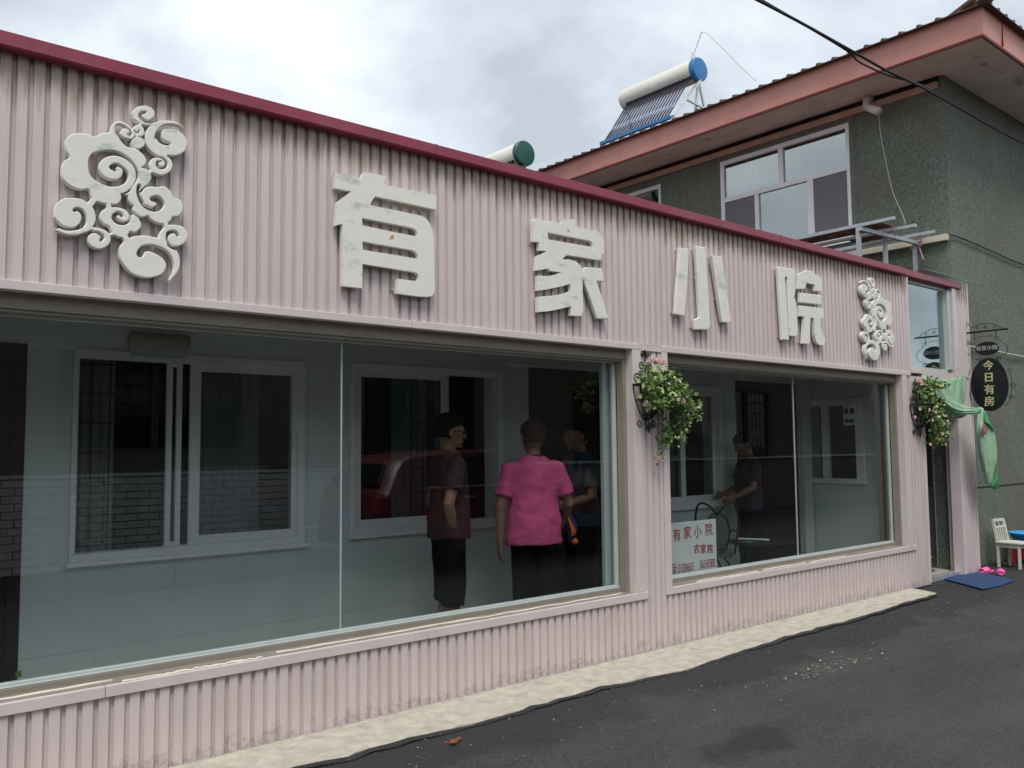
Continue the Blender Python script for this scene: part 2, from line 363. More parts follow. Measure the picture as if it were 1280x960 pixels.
def text_mesh(s, size, depth=.004, bold=0.):
    cu = bpy.data.curves.new('t', 'FONT'); cu.body = s; cu.size = size; cu.extrude = depth/2; cu.align_x = 'CENTER'; cu.align_y = 'CENTER'
    o = bpy.data.objects.new('t', cu); C.objects.link(o); bpy.context.view_layer.update()
    me = bpy.data.meshes.new_from_object(o.evaluated_get(bpy.context.evaluated_depsgraph_get()))
    bpy.data.objects.remove(o); me.materials.clear()
    if bold:                       # heavier strokes: the same glyphs again, a hair to each side and a hair deeper
        bm = bmesh.new()
        for k, (dx, dy) in enumerate(((0, 0), (1, .3), (-1, -.3), (.3, 1), (-.3, -1))):
            c = me.copy(); c.transform(Matrix.Translation((dx*bold, dy*bold, -k*depth*.04))); bm.from_mesh(c); bpy.data.meshes.remove(c)
        bm.to_mesh(me); bm.free()
    return me

# ================================================================== GROUND
def ground():
    xs = [-300, -60, -15, -4] + [-3+i*.12 for i in range(int(17/.12))] + [15, 22, 60, 300]
    ys = [-300, -60, -20, -9, -6] + [-4.8+i*.1 for i in range(50)] + [.25, .6, 5, 20, 60, 300]
    v = []; f = []
    for y in ys:
        for x in xs:
            z = -.006
            if -3 < x < 13 and -4.6 < y < 0: z += .005*math.sin(x*1.7+y*2.3)*math.sin(y*3.1-x*.6)*min(1, -y-.1 if y > -1.1 else 1)
            if z > -.002: z = -.002
            if -4 < x < 9.9 and -.45 < y: z = -.02
            v.append((x, y, z))
    nx = len(xs)
    for j in range(len(ys)-1):
        for i in range(nx-1): f.append((j*nx+i, j*nx+i+1, (j+1)*nx+i+1, (j+1)*nx+i))
    mb = MB(); mb.v = v; mb.f = f
    return struct(mb.build('road', m_asph, smooth=True))
ground()
# concrete strip along the foot of the wall, ragged edge
edge = [(-3, -.40), (.5, -.42), (1.93, -.40), (2.2, -.44), (2.61, -.41), (3.12, -.46), (4.08, -.42), (4.93, -.52), (5.8, -.44), (6.61, -.39), (7.5, -.40), (8.4, -.36), (9.0, -.33), (9.33, -.31)]
fe = []
for a, b in zip(edge[:-1], edge[1:]):
    n = max(1, int((b[0]-a[0])/.06))
    for i in range(n):
        t = i/n; fe.append((a[0]+(b[0]-a[0])*t, a[1]+(b[1]-a[1])*t+random.gauss(0, .008)))
fe += [(9.33, -.31), (9.42, -.1), (9.45, .06)]
mb = MB(); mb.prism([fe+[(-3, .06)]], lambda u, v, d: (u, v, .004-d), .05)
struct(mb.build('kerb_strip', m_conc, bevel=.004))
# tar lip pushed against the concrete
mb = MB(); lip = [(p[0], p[1]-.012-random.random()*.02, .0) for p in fe[::2] if p[0] < 9.3]
rr = [(.006+.009*random.random(), .012+.02*random.random()) for _ in lip]
mb.tube([(x, y+.004, -.004) for x, y, z in lip], rr, 8, ref=(0, 0, 1)); struct(mb.build('asphalt_edge', m_asph, smooth=True))

# grit and bits
def crumbs(n, fn, s0, s1, name, m):
    mb = MB()
    for _ in range(n):
        x, y = fn(); s = s0+(s1-s0)*random.random()**3; z = .002
        a = random.random()*6.28
        vs = [(x+s*random.uniform(.6, 1)*math.cos(a+k*1.57), y+s*random.uniform(.6, 1)*math.sin(a+k*1.57), z) for k in range(4)]+[(x, y, z+s*.8)]
        mb.add(vs, [(0, 1, 4), (1, 2, 4), (2, 3, 4), (3, 0, 4)])
    return tag(mb.build(name, m, kind='stuff'), '', '')
g = crumbs(230, lambda: (random.uniform(1.5, 10), -.48-abs(random.gauss(0, .45))), .003, .009, 'grit', m_grit)
tag(g, 'scattered pale grit and crumbs lying on the dark asphalt', 'grit')
qq = onZ(1035, 832)
g = crumbs(45, lambda: (qq.x+random.gauss(0, .38), qq.y+random.gauss(0, .06)), .005, .016, 'spilled_mortar_crumbs', m_grit)
tag(g, 'patch of spilled pale mortar crumbs on the asphalt before the right window', 'mortar')
q = onZ(567, 930)
for i, (dx, dy, s) in enumerate([(0, 0, .024), (.05, .02, .014), (-.035, .02, .010)]):
    mb = MB(); mb.ell((q.x+dx, q.y+dy, .012), (s*1.3, s*.8, s*.55), 6, 4)
    o = mb.build('brick_fragment', m_brickred)
    tag(o, ['largest orange red chip of broken brick at the kerb edge', 'small brick chip just right of the largest chip', 'tiny brick chip just left of the largest chip'][i], 'brick chip', 'broken brick chips at the kerb edge')

# ================================================================== SHOP FRONT
shop = thing('shop_front', 'long low shop front clad in pink corrugated steel with maroon coping', 'shop')
PITCH = .0711; X0 = .792
def clad(x0, x1, z0, z1):
    """corrugated panels about a metre wide: flat proud ribs, narrow recessed grooves"""
    xa = x0; k = math.floor((x0-X0)/PITCH)
    while xa < x1-.01:
        kb = math.floor((xa-X0)/PITCH)+14; xb = min(x1, X0+kb*PITCH-.012)
        if x1-xb < .1: xb = x1
        prof = [(xa, 0)]
        for kk in range(math.floor((xa-X0)/PITCH)-1, kb+1):
            g0 = X0+kk*PITCH
            for dx, y in ((0, 0), (.004, .019), (.023, .019), (.0265, 0), (.0355, 0.0), (.0375, .0012), (.0395, 0.0)):
                if xa < g0+dx < xb: prof.append((g0+dx, y))
        # keep the ends on the right depth
        prof.append((xb, 0)); n = len(prof); mb = MB()
        jz = random.uniform(-.0008, .0008)
        for z in (z0, z1):
            for x, y in prof: mb.v.append((x, y+jz, z))
        for i in range(n-1): mb.f.append((i, i+1, n+i+1, n+i))
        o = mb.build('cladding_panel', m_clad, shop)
        xa = xb
ZT, ZB1, ZB0, ZS1, ZS0 = 3.47, 2.385, 2.34, .464, .41
XL, XD = -3.0, 9.60
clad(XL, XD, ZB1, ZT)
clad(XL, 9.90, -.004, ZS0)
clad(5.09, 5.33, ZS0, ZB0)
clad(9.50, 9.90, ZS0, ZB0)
# wall core behind the sheets
mb = MB()
mb.box(XL, XD, .024, .11, ZB0+.002, ZT-.01); mb.box(XL, 9.88, .024, .11, .0, ZS0-.002)
mb.box(5.02, 5.38, .024, .13, ZS0, ZB0); mb.box(9.43, 9.88, .024, .13, ZS0, ZB0)
mb.build('wall_core', m_ceil, shop)
# coping band
mb = MB(); mb.box(XL, 9.50, -.065, .08, 3.468, 3.535); mb.box(XL, 9.50, -.062, .02, 3.462, 3.4679); o = mb.build('coping', m_band, shop, bevel=.006)
mb = MB()
for x in (7.0, 3.1): MB().box(x, x+.006, -.0675, .05, 3.466, 3.5375).build('coping_joint', m_redtrim, shop)
mb = MB(); mb.box(9.502, 11.02, -.02, .12, 3.475, 3.55); mb.build('coping', m_band, shop, bevel=.005)
# trims: header, sill, uprights
def bx(name, m, a, parent=shop, bevel=0., **k): return MB().box(*a).build(name, m, parent, bevel=bevel, **k)
def trimx(x0, x1, z0, z1, segs):
    e = [x0]+segs+[x1]
    for a, b in zip(e[:-1], e[1:]): bx('trim', m_trim, (a, b-.003, -.014, .1, z0, z1), bevel=.003)
trimx(XL, 5.085, ZB0, ZB1, [.0, 2.95]); trimx(5.335, 9.60, ZB0, ZB1, [8.4])
bx('trim', m_trim, (5.088, 5.332, -.010, .02, ZB0-.005, ZB0+.04), bevel=.002)
trimx(XL, 5.12, ZS0, ZS1, [1.2, 3.06]); trimx(5.40, 9.57, ZS0, ZS1, [7.2, 8.55])
for a in ((4.985, 5.086), (5.334, 5.405), (9.39, 9.50)):
    bx('trim', m_trim, (a[0], a[1], -.012, .12, ZS1 if a[0] != 5.334 else ZS0, ZB0), bevel=.003)
bx('trim', m_trim, (9.605, 9.90, -.010, .10, 2.375, 2.425), bevel=.002)
bx('trim', m_trim, (9.60, 9.63, -.008, .10, 2.425, 3.468), bevel=.002)
bx('trim', m_trim, (9.885, 9.912, -.006, .13, .01, 2.374), bevel=.002)
# caulk beads on the sill
for a, b, y in ((1.28, 2.0, .012), (-2.0, 1.25, .062), (2.1, 4.9, .06), (5.75, 6.6, .02), (6.7, 7.4, .03), (7.45, 8.1, .022)):
    pts = [(a+(b-a)*i/30, y+random.gauss(0, .004), ZS1+.002+random.random()*.004) for i in range(31)]
    MB().tube(pts, [.004+.003*random.random() for _ in pts], 6).build('caulk_bead', m_caulk, shop, smooth=True)

# windows
def bigwin(x0, x1, divs):
    w = MB()
    w.box(x0, x1, .055, .135, 2.262, ZB0); w.box(x0-.0, x0+.035, .06, .13, ZS1, 2.262); w.box(x1-.035, x1, .06, .13, ZS1, 2.262)
    w.box(x0+.035, x1-.035, .068, .132, 2.248, 2.262); w.box(x0, x1, .12, .20, ZS1-.004, .496)
    root = w.build('window', m_taupe, shop, bevel=.003)
    f = MB(); f.box(x0+.035, x1-.035, .135, .175, .496, .519); f.box(x0+.035, x1-.035, .14, .17, 2.236, 2.250)
    f.box(x1-.07, x1-.036, .138, .172, .519, 2.236); f.box(x0+.036, x0+.06, .138, .172, .519, 2.236)
    f.box(x0+.035, x1-.035, .126, .1345, .497, .503)
    f.build('frame', m_alu, root, bevel=.003)
    e = [x0+.06]+divs+[x1-.07]
    for a, b in zip(e[:-1], e[1:]):
        MB().box(a+.002, b-.002, .150, .156, .5195, 2.2355).build('glass_pane', m_glass, root)
    for d in divs: MB().box(d-.003, d+.003, .146, .160, .5195, 2.2355).build('pane_joint', m_alu, root)
    bx('sill', m_taupe, (x0, x1, .012, .1195, ZS1-.012, ZS1+.002), root)
    return root
def fix_pane(o): return o
bigwin(-2.6, 4.985, [-.6, 2.545]); bigwin(5.405, 9.392, [7.47])
# pale inner lining at the right ends of both windows
bx('lining', m_curtain, (4.86, 4.95, .20, .23, .46, 2.3)); 
# entrance: transom window, post, jamb
t = MB(); t.box(9.632, 10.78, .06, .11, 2.425, 2.465); t.box(9.632, 10.78, .06, .11, 3.43, 3.474); t.box(9.632, 9.66, .062, .108, 2.465, 3.43); t.box(10.70, 10.78, .02, .10, 2.465, 3.43)
tr = t.build('transom_window', m_alu, shop, bevel=.003); MB().box(9.66, 10.70, .082, .088, 2.465, 3.43).build('glass_pane', glass('transom glass', (.82, .9, .9), 2.8), tr)
bx('transom_backing', m_curtain, (9.64, 10.78, .4, .41, 2.3, 3.45))  # pale panel added behind the glass to lighten it, for reflected sky
mb = MB()
for a in range(5):
    z = 2.5+a*.2; mb.box(9.66, 10.7, .5, .508, z, z+.004)
mb.build('curtain_cord', m_wirew, shop)
def post():
    prof = []; x = 10.86
    while x < 11.20:
        prof += [(x, 0), (x+.004, .016), (x+.020, .016), (x+.024, 0)]; x += .062
    prof = [(10.86, 0)]+prof[4:]+[(11.20, 0)]; mb = MB(); n = len(prof)
    for z in (.0, 3.57):
        for p in prof: mb.v.append((p[0], p[1]-.002, z))
    for i in range(n-1): mb.f.append((i, i+1, n+i+1, n+i))
    mb.box(10.86, 11.20, .018, .19, 0, 3.565)
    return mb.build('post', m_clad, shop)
post()
bx('post_trim', m_trim, (10.79, 10.862, -.004, .12, .0, 3.47), bevel=.003)
bx('post_trim', m_trim, (11.198, 11.225, -.008, .19, .0, 3.575), bevel=.002)
bx('post_trim', m_trim, (10.80, 11.16, -.012, -.0045, 2.38, 2.41), bevel=.002)
mb = MB(); mb.box(9.95, 11.28, -.06, .5, 3.585, 3.592); mb.build('glass_canopy', glass('canopy glass', (.7, .85, .82), 1.8), shop)
bx('door_header', m_trim, (9.91, 10.80, .03, .11, 2.30, 2.424))
# threshold and dark vestibule
bx('threshold', m_steel, (9.91, 10.80, .04, .12, .0, .052))
# door leaf, half open inwards (hinged on the left)
dl = MB(); 
def leaf(u0, u1, z0, z1, d0=-.015, d1=.015):
    a = Vector((9.96, .16, 0)); dirv = Vector((.96, .17, 0)).normalized(); nn = Vector((-dirv.y, dirv.x, 0)); vs = []
    for z in (z0, z1):
        for d in (d0, d1):
            for u in (u0, u1): p = a+dirv*u+nn*d; vs.append((p.x, p.y, z))
    return vs, [(0, 2, 3, 1), (4, 5, 7, 6), (0, 1, 5, 4), (1, 3, 7, 5), (3, 2, 6, 7), (2, 0, 4, 6)]
for a in ((0, .07, .1, 2.2), (.68, .75, .1, 2.2), (.07, .68, .1, .2), (.07, .68, 2.1, 2.2), (.07, .68, .98, 1.05)): dl.add(*leaf(*a))
dr = dl.build('entrance_door', m_dark, shop, bevel=.003)
MB().add(*leaf(.07, .68, 1.05, 2.1, -.004, .004)).build('glass_pane', m_glassdark, dr)
MB().add(*leaf(.07, .68, .2, .98, -.006, .006)).build('door_panel', m_dark, dr)
MB().add(*leaf(.748, .754, .1, 2.2, -.02, -.014)).build('edge_strip', m_steel, dr)
MB().add(*leaf(.1, .5, .22, .235, -.02, -.012)).build('kick_strip', m_steel, dr)
# roof slab of the front, floor and ceiling inside
struct(bx('inside_floor', m_floor, (XL, 11.2, .115, 6, .005, .035), None))
bx('ceiling', m_ceil, (XL, 9.55, .21, 1.3, 2.46, 2.5)); bx('roof', m_opproof, (XL, 11.1, .09, 1.35, 3.36, 3.42))
bx('end_wall', m_oppwall, (XL, XL+.1, .11, 1.3, 0, 3.4))

# ================================================================== HOUSE BEHIND THE GLASS
house = thing('inner_house', 'older tiled house wall with windows and dark doors seen behind the shop glass', 'house', (0, 1.3, 0))
Y1 = 1.3
openings = [(.25, 1.06, .035, 2.235), (1.315, 2.87, .905, 2.225), (3.25, 4.74, .93, 2.245), (5.05, 6.03, .035, 2.30), (6.5, 7.87, .935, 2.22), (8.15, 9.36, .035, 2.31), (-1.6, .1, .9, 2.2)]
def cells(a0, a1, rects):
    xs = sorted(set([a0[0], a1[0]]+[r[0] for r in rects]+[r[1] for r in rects])); zs = sorted(set([a0[1], a1[1]]+[r[2] for r in rects]+[r[3] for r in rects]))
    out = []
    for i in range(len(xs)-1):
        for j in range(len(zs)-1):
            cx = (xs[i]+xs[i+1])/2; cz = (zs[j]+zs[j+1])/2
            if not any(r[0] < cx < r[1] and r[2] < cz < r[3] for r in rects): out.append((xs[i], xs[i+1], zs[j], zs[j+1]))
    return out
mb = MB()
for a in cells((XL, .0), (9.9, 3.4), openings): mb.box(a[0], a[1], Y1+.0015, Y1+.25, a[2], a[3])
mb.build('wall', m_grout, house)
bx('dark_room', m_dark, (XL, 9.9, 1.9, 1.95, 0, 3.3), house)
# tiles
TW, TH = .475, .325; tx0 = 1.0105-2*TW; tz0 = .37-TH
for j in range(8):
    for i in range(-4, 20):
        a, b, c, d = tx0+i*TW, tx0+(i+1)*TW, tz0+j*TH, tz0+(j+1)*TH
        c = max(c, .036); d = min(d, 2.46); b = min(b, 9.55)
        if b-a < .02 or d-c < .02 or a < -1.9: continue
        for r in cells((a, c), (b, d), [(max(r[0], a), min(r[1], b), max(r[2], c), min(r[3], d)) for r in openings if r[0] < b and r[1] > a and r[2] < d and r[3] > c]):
            if r[1]-r[0] < .03 or r[3]-r[2] < .03: continue
            j2 = random.uniform(-.0007, .0007)
            MB().box(r[0]+.0018, r[1]-.0018, Y1-.002+j2, Y1+.0012, r[2]+.0018, r[3]-.0018).build('tile', m_tile, house)
def inwin(x0, x1, z0, z1, parts, curtain=None, grid=None):
    w = MB(); t = .055
    w.box(x0, x1, Y1-.02, Y1+.08, z0, z0+t); w.box(x0, x1, Y1-.02, Y1+.08, z1-t, z1); w.box(x0, x0+t*.6, Y1-.02, Y1+.08, z0+t, z1-t); w.box(x1-t, x1, Y1-.02, Y1+.08, z0+t, z1-t)
    o = w.build('window', m_whiteframe, house, bevel=.004)
    bx('sill', m_whiteframe, (x0-.02, x1+.03, Y1-.045, Y1-.021, z0-.022, z0+.006), o, bevel=.004)
    for k, (a, b, y) in enumerate(parts):
        s = MB(); q = min(.07, (b-a)*.36); yy = Y1+.01+y
        s.box(a, a+q, yy, yy+.03, z0+t, z1-t); s.box(b-q, b, yy, yy+.03, z0+t, z1-t); s.box(a+q, b-q, yy, yy+.03, z0+t, z0+t+q*.8); s.box(a+q, b-q, yy, yy+.03, z1-t-q*.7, z1-t)
        s.build('sash', m_whiteframe, o, bevel=.003)
        MB().box(a+q, b-q, yy+.012, yy+.018, z0+t+q*.8, z1-t-q*.7).build('glass_pane', m_glass2, o)
    if curtain:
        for a, b in curtain:
            mb = MB(); n = int((b-a)/.012); 
            for z in (z0-.05, z1+.05):
                for i in range(n+1): mb.v.append((a+(b-a)*i/n, Y1+.22+.018*math.sin(i*1.3)+.008*math.sin(i*.31), z))
            for i in range(n): mb.f.append((i, i+1, n+2+i, n+1+i))
            mb.build('curtain', m_dimcurt, o, smooth=True)
    if grid:
        a, b = grid; g = MB(); k = 0
        x = a
        while x < b: g.box(x, x+.008, Y1+.15, Y1+.158, z0, z1); x += .11
        z = z0+.1
        while z < z1: g.box(a, b, Y1+.158, Y1+.166, z, z+.008); z += .19
        g.build('grille', m_black, o)  # bars added here for the lattice reflected from across the street
    return o
inwin(1.315, 2.87, .905, 2.225, [(1.90, 2.0, .03), (2.045, 2.85, 0)], curtain=[(1.33, 1.62), (2.12, 2.62)], grid=(1.35, 1.66))
inwin(3.25, 4.74, .93, 2.245, [(3.28, 4.18, 0)], curtain=[(3.75, 4.1)], grid=(3.9, 4.2))
inwin(6.5, 7.87, .935, 2.22, [(6.55, 7.25, 0), (7.2, 7.84, .035)], curtain=[(6.9, 7.3)])
inwin(-1.6, .1, .9, 2.2, [(-1.5, -.7, 0)], curtain=[(-1.5, -.9)])
def indoor(x0, x1, z1, slats):
    d = MB(); d.box(x0, x0+.07, Y1-.01, Y1+.09, .036, z1); d.box(x1-.07, x1, Y1-.01, Y1+.09, .036, z1); d.box(x0+.07, x1-.07, Y1-.01, Y1+.09, z1-.07, z1)
    o = d.build('door', m_wood, house, bevel=.004)
    mid = (x0+x1)/2
    for a, b in ((x0+.072, mid-.002), (mid+.002, x1-.072)) if x1-x0 > 1.1 else ((x0+.072, x1-.072),):
        f = MB(); f.box(a, a+.08, Y1+.02, Y1+.06, .14, z1-.075); f.box(b-.08, b, Y1+.02, Y1+.06, .14, z1-.075); f.box(a+.08, b-.08, Y1+.02, Y1+.06, .14, .3); f.box(a+.08, b-.08, Y1+.02, Y1+.06, z1-.16, z1-.075); f.box(a+.08, b-.08, Y1+.035, Y1+.04, .3, z1-.16)
        f.build('door_leaf', m_wood, o, bevel=.004)
        if slats:
            z = .32
            while z < z1-.2:
                s = MB(); s.add([(a+.08, Y1+.012, z), (b-.08, Y1+.012, z), (b-.08, Y1+.034, z+.048), (a+.08, Y1+.034, z+.048), (a+.08, Y1+.03, z), (b-.08, Y1+.03, z)], [(0, 1, 2, 3), (0, 4, 5, 1), (4, 3, 2, 5)])
                s.build('slat', m_wood, o); z += .065
    MB().tube([(x0+.14, Y1-.0, 1.0), (x0+.14, Y1-.04, 1.02), (x0+.14, Y1-.04, 1.16), (x0+.14, Y1, 1.18)], .008, 6).build('handle', m_steel, o)
indoor(.25, 1.06, 2.235, False); indoor(5.05, 6.03, 2.30, True); indoor(8.15, 9.36, 2.31, True)
p0 = onY(163, 412, 1.24); p1 = onY(235, 446, 1.24)
rbl = thing('rolled_blind', 'rolled pale blind hanging over the top of the left inner window', 'blind', (p0.x, 1.24, p0.z))
MB().tube([(p0.x, 1.24, (p0.z+p1.z)/2+.02), (p1.x, 1.24, (p0.z+p1.z)/2+.02)], .045, 14).build('roll', m_taupe, rbl, smooth=True)
MB().box(p0.x+.01, p1.x-.01, 1.26, 1.268, p1.z-.01, (p0.z+p1.z)/2).build('cloth_edge', m_curtain, rbl)
# partition at the right end with its own window, door post and curtain
part = thing('end_partition', 'tiled end partition with a white framed window at the far right of the glass', 'partition', (9.6, .9, .035))
XP = 9.6
for a in cells((.42, .036), (1.3, 2.46), [(.58, 1.36, 1.11, 2.12)]): MB().box(XP, XP+.1, a[0], a[1], a[2], a[3]).build('wall_piece', m_tile, part)
f = MB()
for a in ((.56, .66, 1.11, 2.12), (1.27, 1.299, 1.11, 2.12), (.66, 1.27, 2.04, 2.12), (.66, 1.27, 1.11, 1.17), (1.02, 1.09, 1.17, 2.04)): f.box(XP-.03, XP+.06, *a)
fo = f.build('window_frame', m_whiteframe, part, bevel=.004)
MB().box(XP+.02, XP+.026, .66, 1.27, 1.17, 2.04).build('glass_pane', m_glass2, fo)
for z in (.55, .9, 1.3, 1.65, 2.0, 2.3):
    pass
MB().box(XP-.01, XP+.08, .345, .418, .13, 2.46).build('door_post', m_wood, part, bevel=.004)
mb = MB(); n = 14
for z in (.3, 2.42):
    for i in range(n+1): mb.v.append((XP-.03+.012*math.sin(i*1.5), .19+i*.010, z))
for i in range(n): mb.f.append((i, i+1, n+2+i, n+1+i))
mb.build('curtain', m_curtain, part, smooth=True)
bx('vestibule_wall', m_green, (10.95, 11.0, .19, 3.2, 0, 3.4), shop); bx('vestibule_wall', m_dark, (9.72, 10.95, 3.0, 3.1, 0, 3.4), shop)
MB().box(9.37, 9.56, 1.22, 1.294, .036, 2.46).build('corner_pillar', m_tile, house)
# meter box on the partition
mt = thing('meter_box', 'small pale meter box with two square dials high on the end partition', 'meter box', (9.55, .6, 1.85))
MB().box(9.50, 9.565, .60, .76, 1.80, 2.05).build('case', m_board, mt, bevel=.004)
for y in (.625, .695): MB().box(9.493, 9.50, y, y+.045, 1.93, 2.0).build('dial', m_dark, mt)
MB().box(9.494, 9.50, .625, .74, 1.83, 1.87).build('plate', m_dark, mt)

# roof of the old house (hidden behind the coping, carries a water heater)
mb = MB(); mb.add([(XL, 1.3, 3.42), (10.35, 1.3, 3.42), (10.35, 8.0, 5.95), (XL, 8.0, 5.95), (XL, 8.0, 5.7), (10.35, 8.0, 5.7), (10.35, 1.3, 3.30), (XL, 1.3, 3.30)], [(0, 1, 2, 3), (4, 5, 6, 7), (0, 3, 4, 7), (1, 6, 5, 2), (3, 2, 5, 4), (0, 7, 6, 1)])
mb.build('roof', m_opproof, house)
bx('rear_wall', m_oppwall, (XL, 10.3, 7.7, 7.9, 0, 5.75), house); bx('side_wall', m_oppwall, (XL, XL+.2, 1.56, 7.7, 0, 3.3), house)

# ================================================================== SIGN CHARACTERS (raised white plaster board)
YF = -.055
def to_fac(org, sc_):
    def f(u, v):
        p = onY(org[0]+u/sc_, org[1]+v/sc_, YF); return (p.x, p.z)
    return f
def round_corners(poly, rounds): return poly
def character(name_label, org, s, pieces, group='raised white characters on the pink fascia'):
    cv = to_fac(org, s); allp = [cv(*p) for pc in pieces for p in pc[0]]
    cx = sum(p[0] for p in allp)/len(allp); cz = min(p[1] for p in allp)
    t = thing('sign_character', name_label, 'sign letter', (cx, 0, cz), group)
    for pc in pieces:
        P = [[cv(*p) for p in poly] for poly in pc]
        # densify so the puffed edge is soft
        mb = MB(); mb.prism(P, lambda u, v, d: (u, YF+d, v), .033)
        o = mb.build('stroke', m_white, t); b = o.modifiers.new('bevel', 'BEVEL'); b.width = .007; b.segments = 2; b.limit_method = 'ANGLE'; b.angle_limit = R_(50)
    # stand-off bolts
    mb = MB(); 
    for pc in pieces:
        for k in range(0, len(pc[0]), 4):
            x, z = cv(*pc[0][k]); ox = sum(cv(*p)[0] for p in pc[0])/len(pc[0]); oz = sum(cv(*p)[1] for p in pc[0])/len(pc[0])
            x = x*.93+ox*.07; z = z*.93+oz*.07; mb.tube([(x, YF+.033, z), (x, .02, z)], .006, 6)
    mb.build('bolt', m_steel, t)
    return t
c1 = [[(48,58),(90,66),(132,68),(222,100),(232,70),(245,55),(300,62),(390,82),(372,108),(372,125),(385,140),(480,158),(722,210),(720,305),(560,268),(315,215),(297,240),(280,268),(300,278),(480,314),(620,345),(645,357),(667,378),(685,408),(697,445),(705,490),(709,640),(712,840),(706,862),(693,878),(670,885),(600,882),(460,862),(462,810),(465,765),(590,780),(600,776),(604,762),(603,740),(592,726),(570,720),(400,692),(230,665),(228,828),(97,812),(97,600),(97,398),(50,410),(55,340),(58,262),(85,240),(120,212),(155,183),(45,160)],
      [(225,358),(400,392),(550,422),(575,430),(588,442),(596,458),(595,483),(420,450),(230,408)],
      [(230,515),(400,545),(555,572),(580,582),(594,597),(600,612),(600,632),(420,602),(232,572)]]
character('white character 有, the leftmost and largest of the four on the fascia', (410,205), 5.333, [c1])
c2a = [[(75,100),(90,85),(135,90),(275,118),(300,124),(312,112),(310,82),(415,95),(412,145),(470,162),(540,180),(570,175),(595,192),(615,215),(630,238),(640,262),(645,370),(622,368),(620,420),(500,400),(345,375),(325,392),(305,410),(345,411),(380,415),(412,425),(440,445),(458,468),(466,495),(470,640),(475,800),(472,835),(455,865),(378,860),(378,785),(290,808),(200,825),(115,832),(114,770),(112,710),(250,698),(320,684),(375,665),(372,605),(310,625),(250,638),(180,652),(110,660),(110,600),(112,540),(190,545),(250,533),(300,515),(250,507),(205,500),(198,482),(150,492),(95,500),(100,440),(105,385),(145,367),(185,345),(122,338),(122,272),(72,268),(73,180)],
       [(190,195),(360,228),(520,260),(540,268),(550,285),(550,312),(370,282),(195,250)]]
c2b = [[(476,484),(500,472),(560,476),(625,483),(634,535),(638,590),(584,586),(630,730),(682,888),(588,886),(530,720),(474,570),(472,520)]]
character('white character 家 between the largest character and the three stroke one', (655,260), 6.4, [c2a, c2b])
character('white character 小 made of three separate strokes', (835,295), 6.0952, [
    [[(92,85),(125,95),(160,95),(156,220),(152,340),(140,480),(128,612),(90,603),(55,595),(72,340)]],
    [[(212,75),(288,85),(297,220),(305,360),(318,560),(325,680),(315,703),(295,715),(208,712),(207,635),(242,620),(236,500),(225,300)]],
    [[(336,145),(365,155),(408,152),(425,240),(450,440),(485,655),(450,658),(415,655),(385,480),(355,280)]]])
character('white character 院, the rightmost and narrowest of the four on the fascia', (835,295), 6.0952, [
    [[(838,235),(860,232),(900,244),(955,250),(968,262),(973,285),(972,420),(962,470),(980,510),(988,640),(992,745),(982,762),(930,760),(925,680),(916,480),(912,320),(903,312),(892,318),(905,520),(925,795),(872,792),(855,520)]],
    [[(1000,290),(1020,278),(1045,270),(1060,258),(1085,266),(1110,265),(1115,290),(1150,300),(1164,318),(1172,340),(1175,420),(1120,418),(1118,370),(1085,364),(1055,358),(1045,402),(990,402),(996,345)]],
    [[(1008,432),(1090,442),(1170,450),(1170,525),(1090,516),(1006,507)]],
    [[(1003,528),(1090,539),(1185,550),(1190,628),(1165,628),(1168,690),(1177,745),(1200,780),(1195,832),(1150,828),(1130,805),(1120,760),(1112,625),(1088,622),(1084,720),(1080,822),(1030,818),(1036,710),(1040,614),(1000,610)]]])

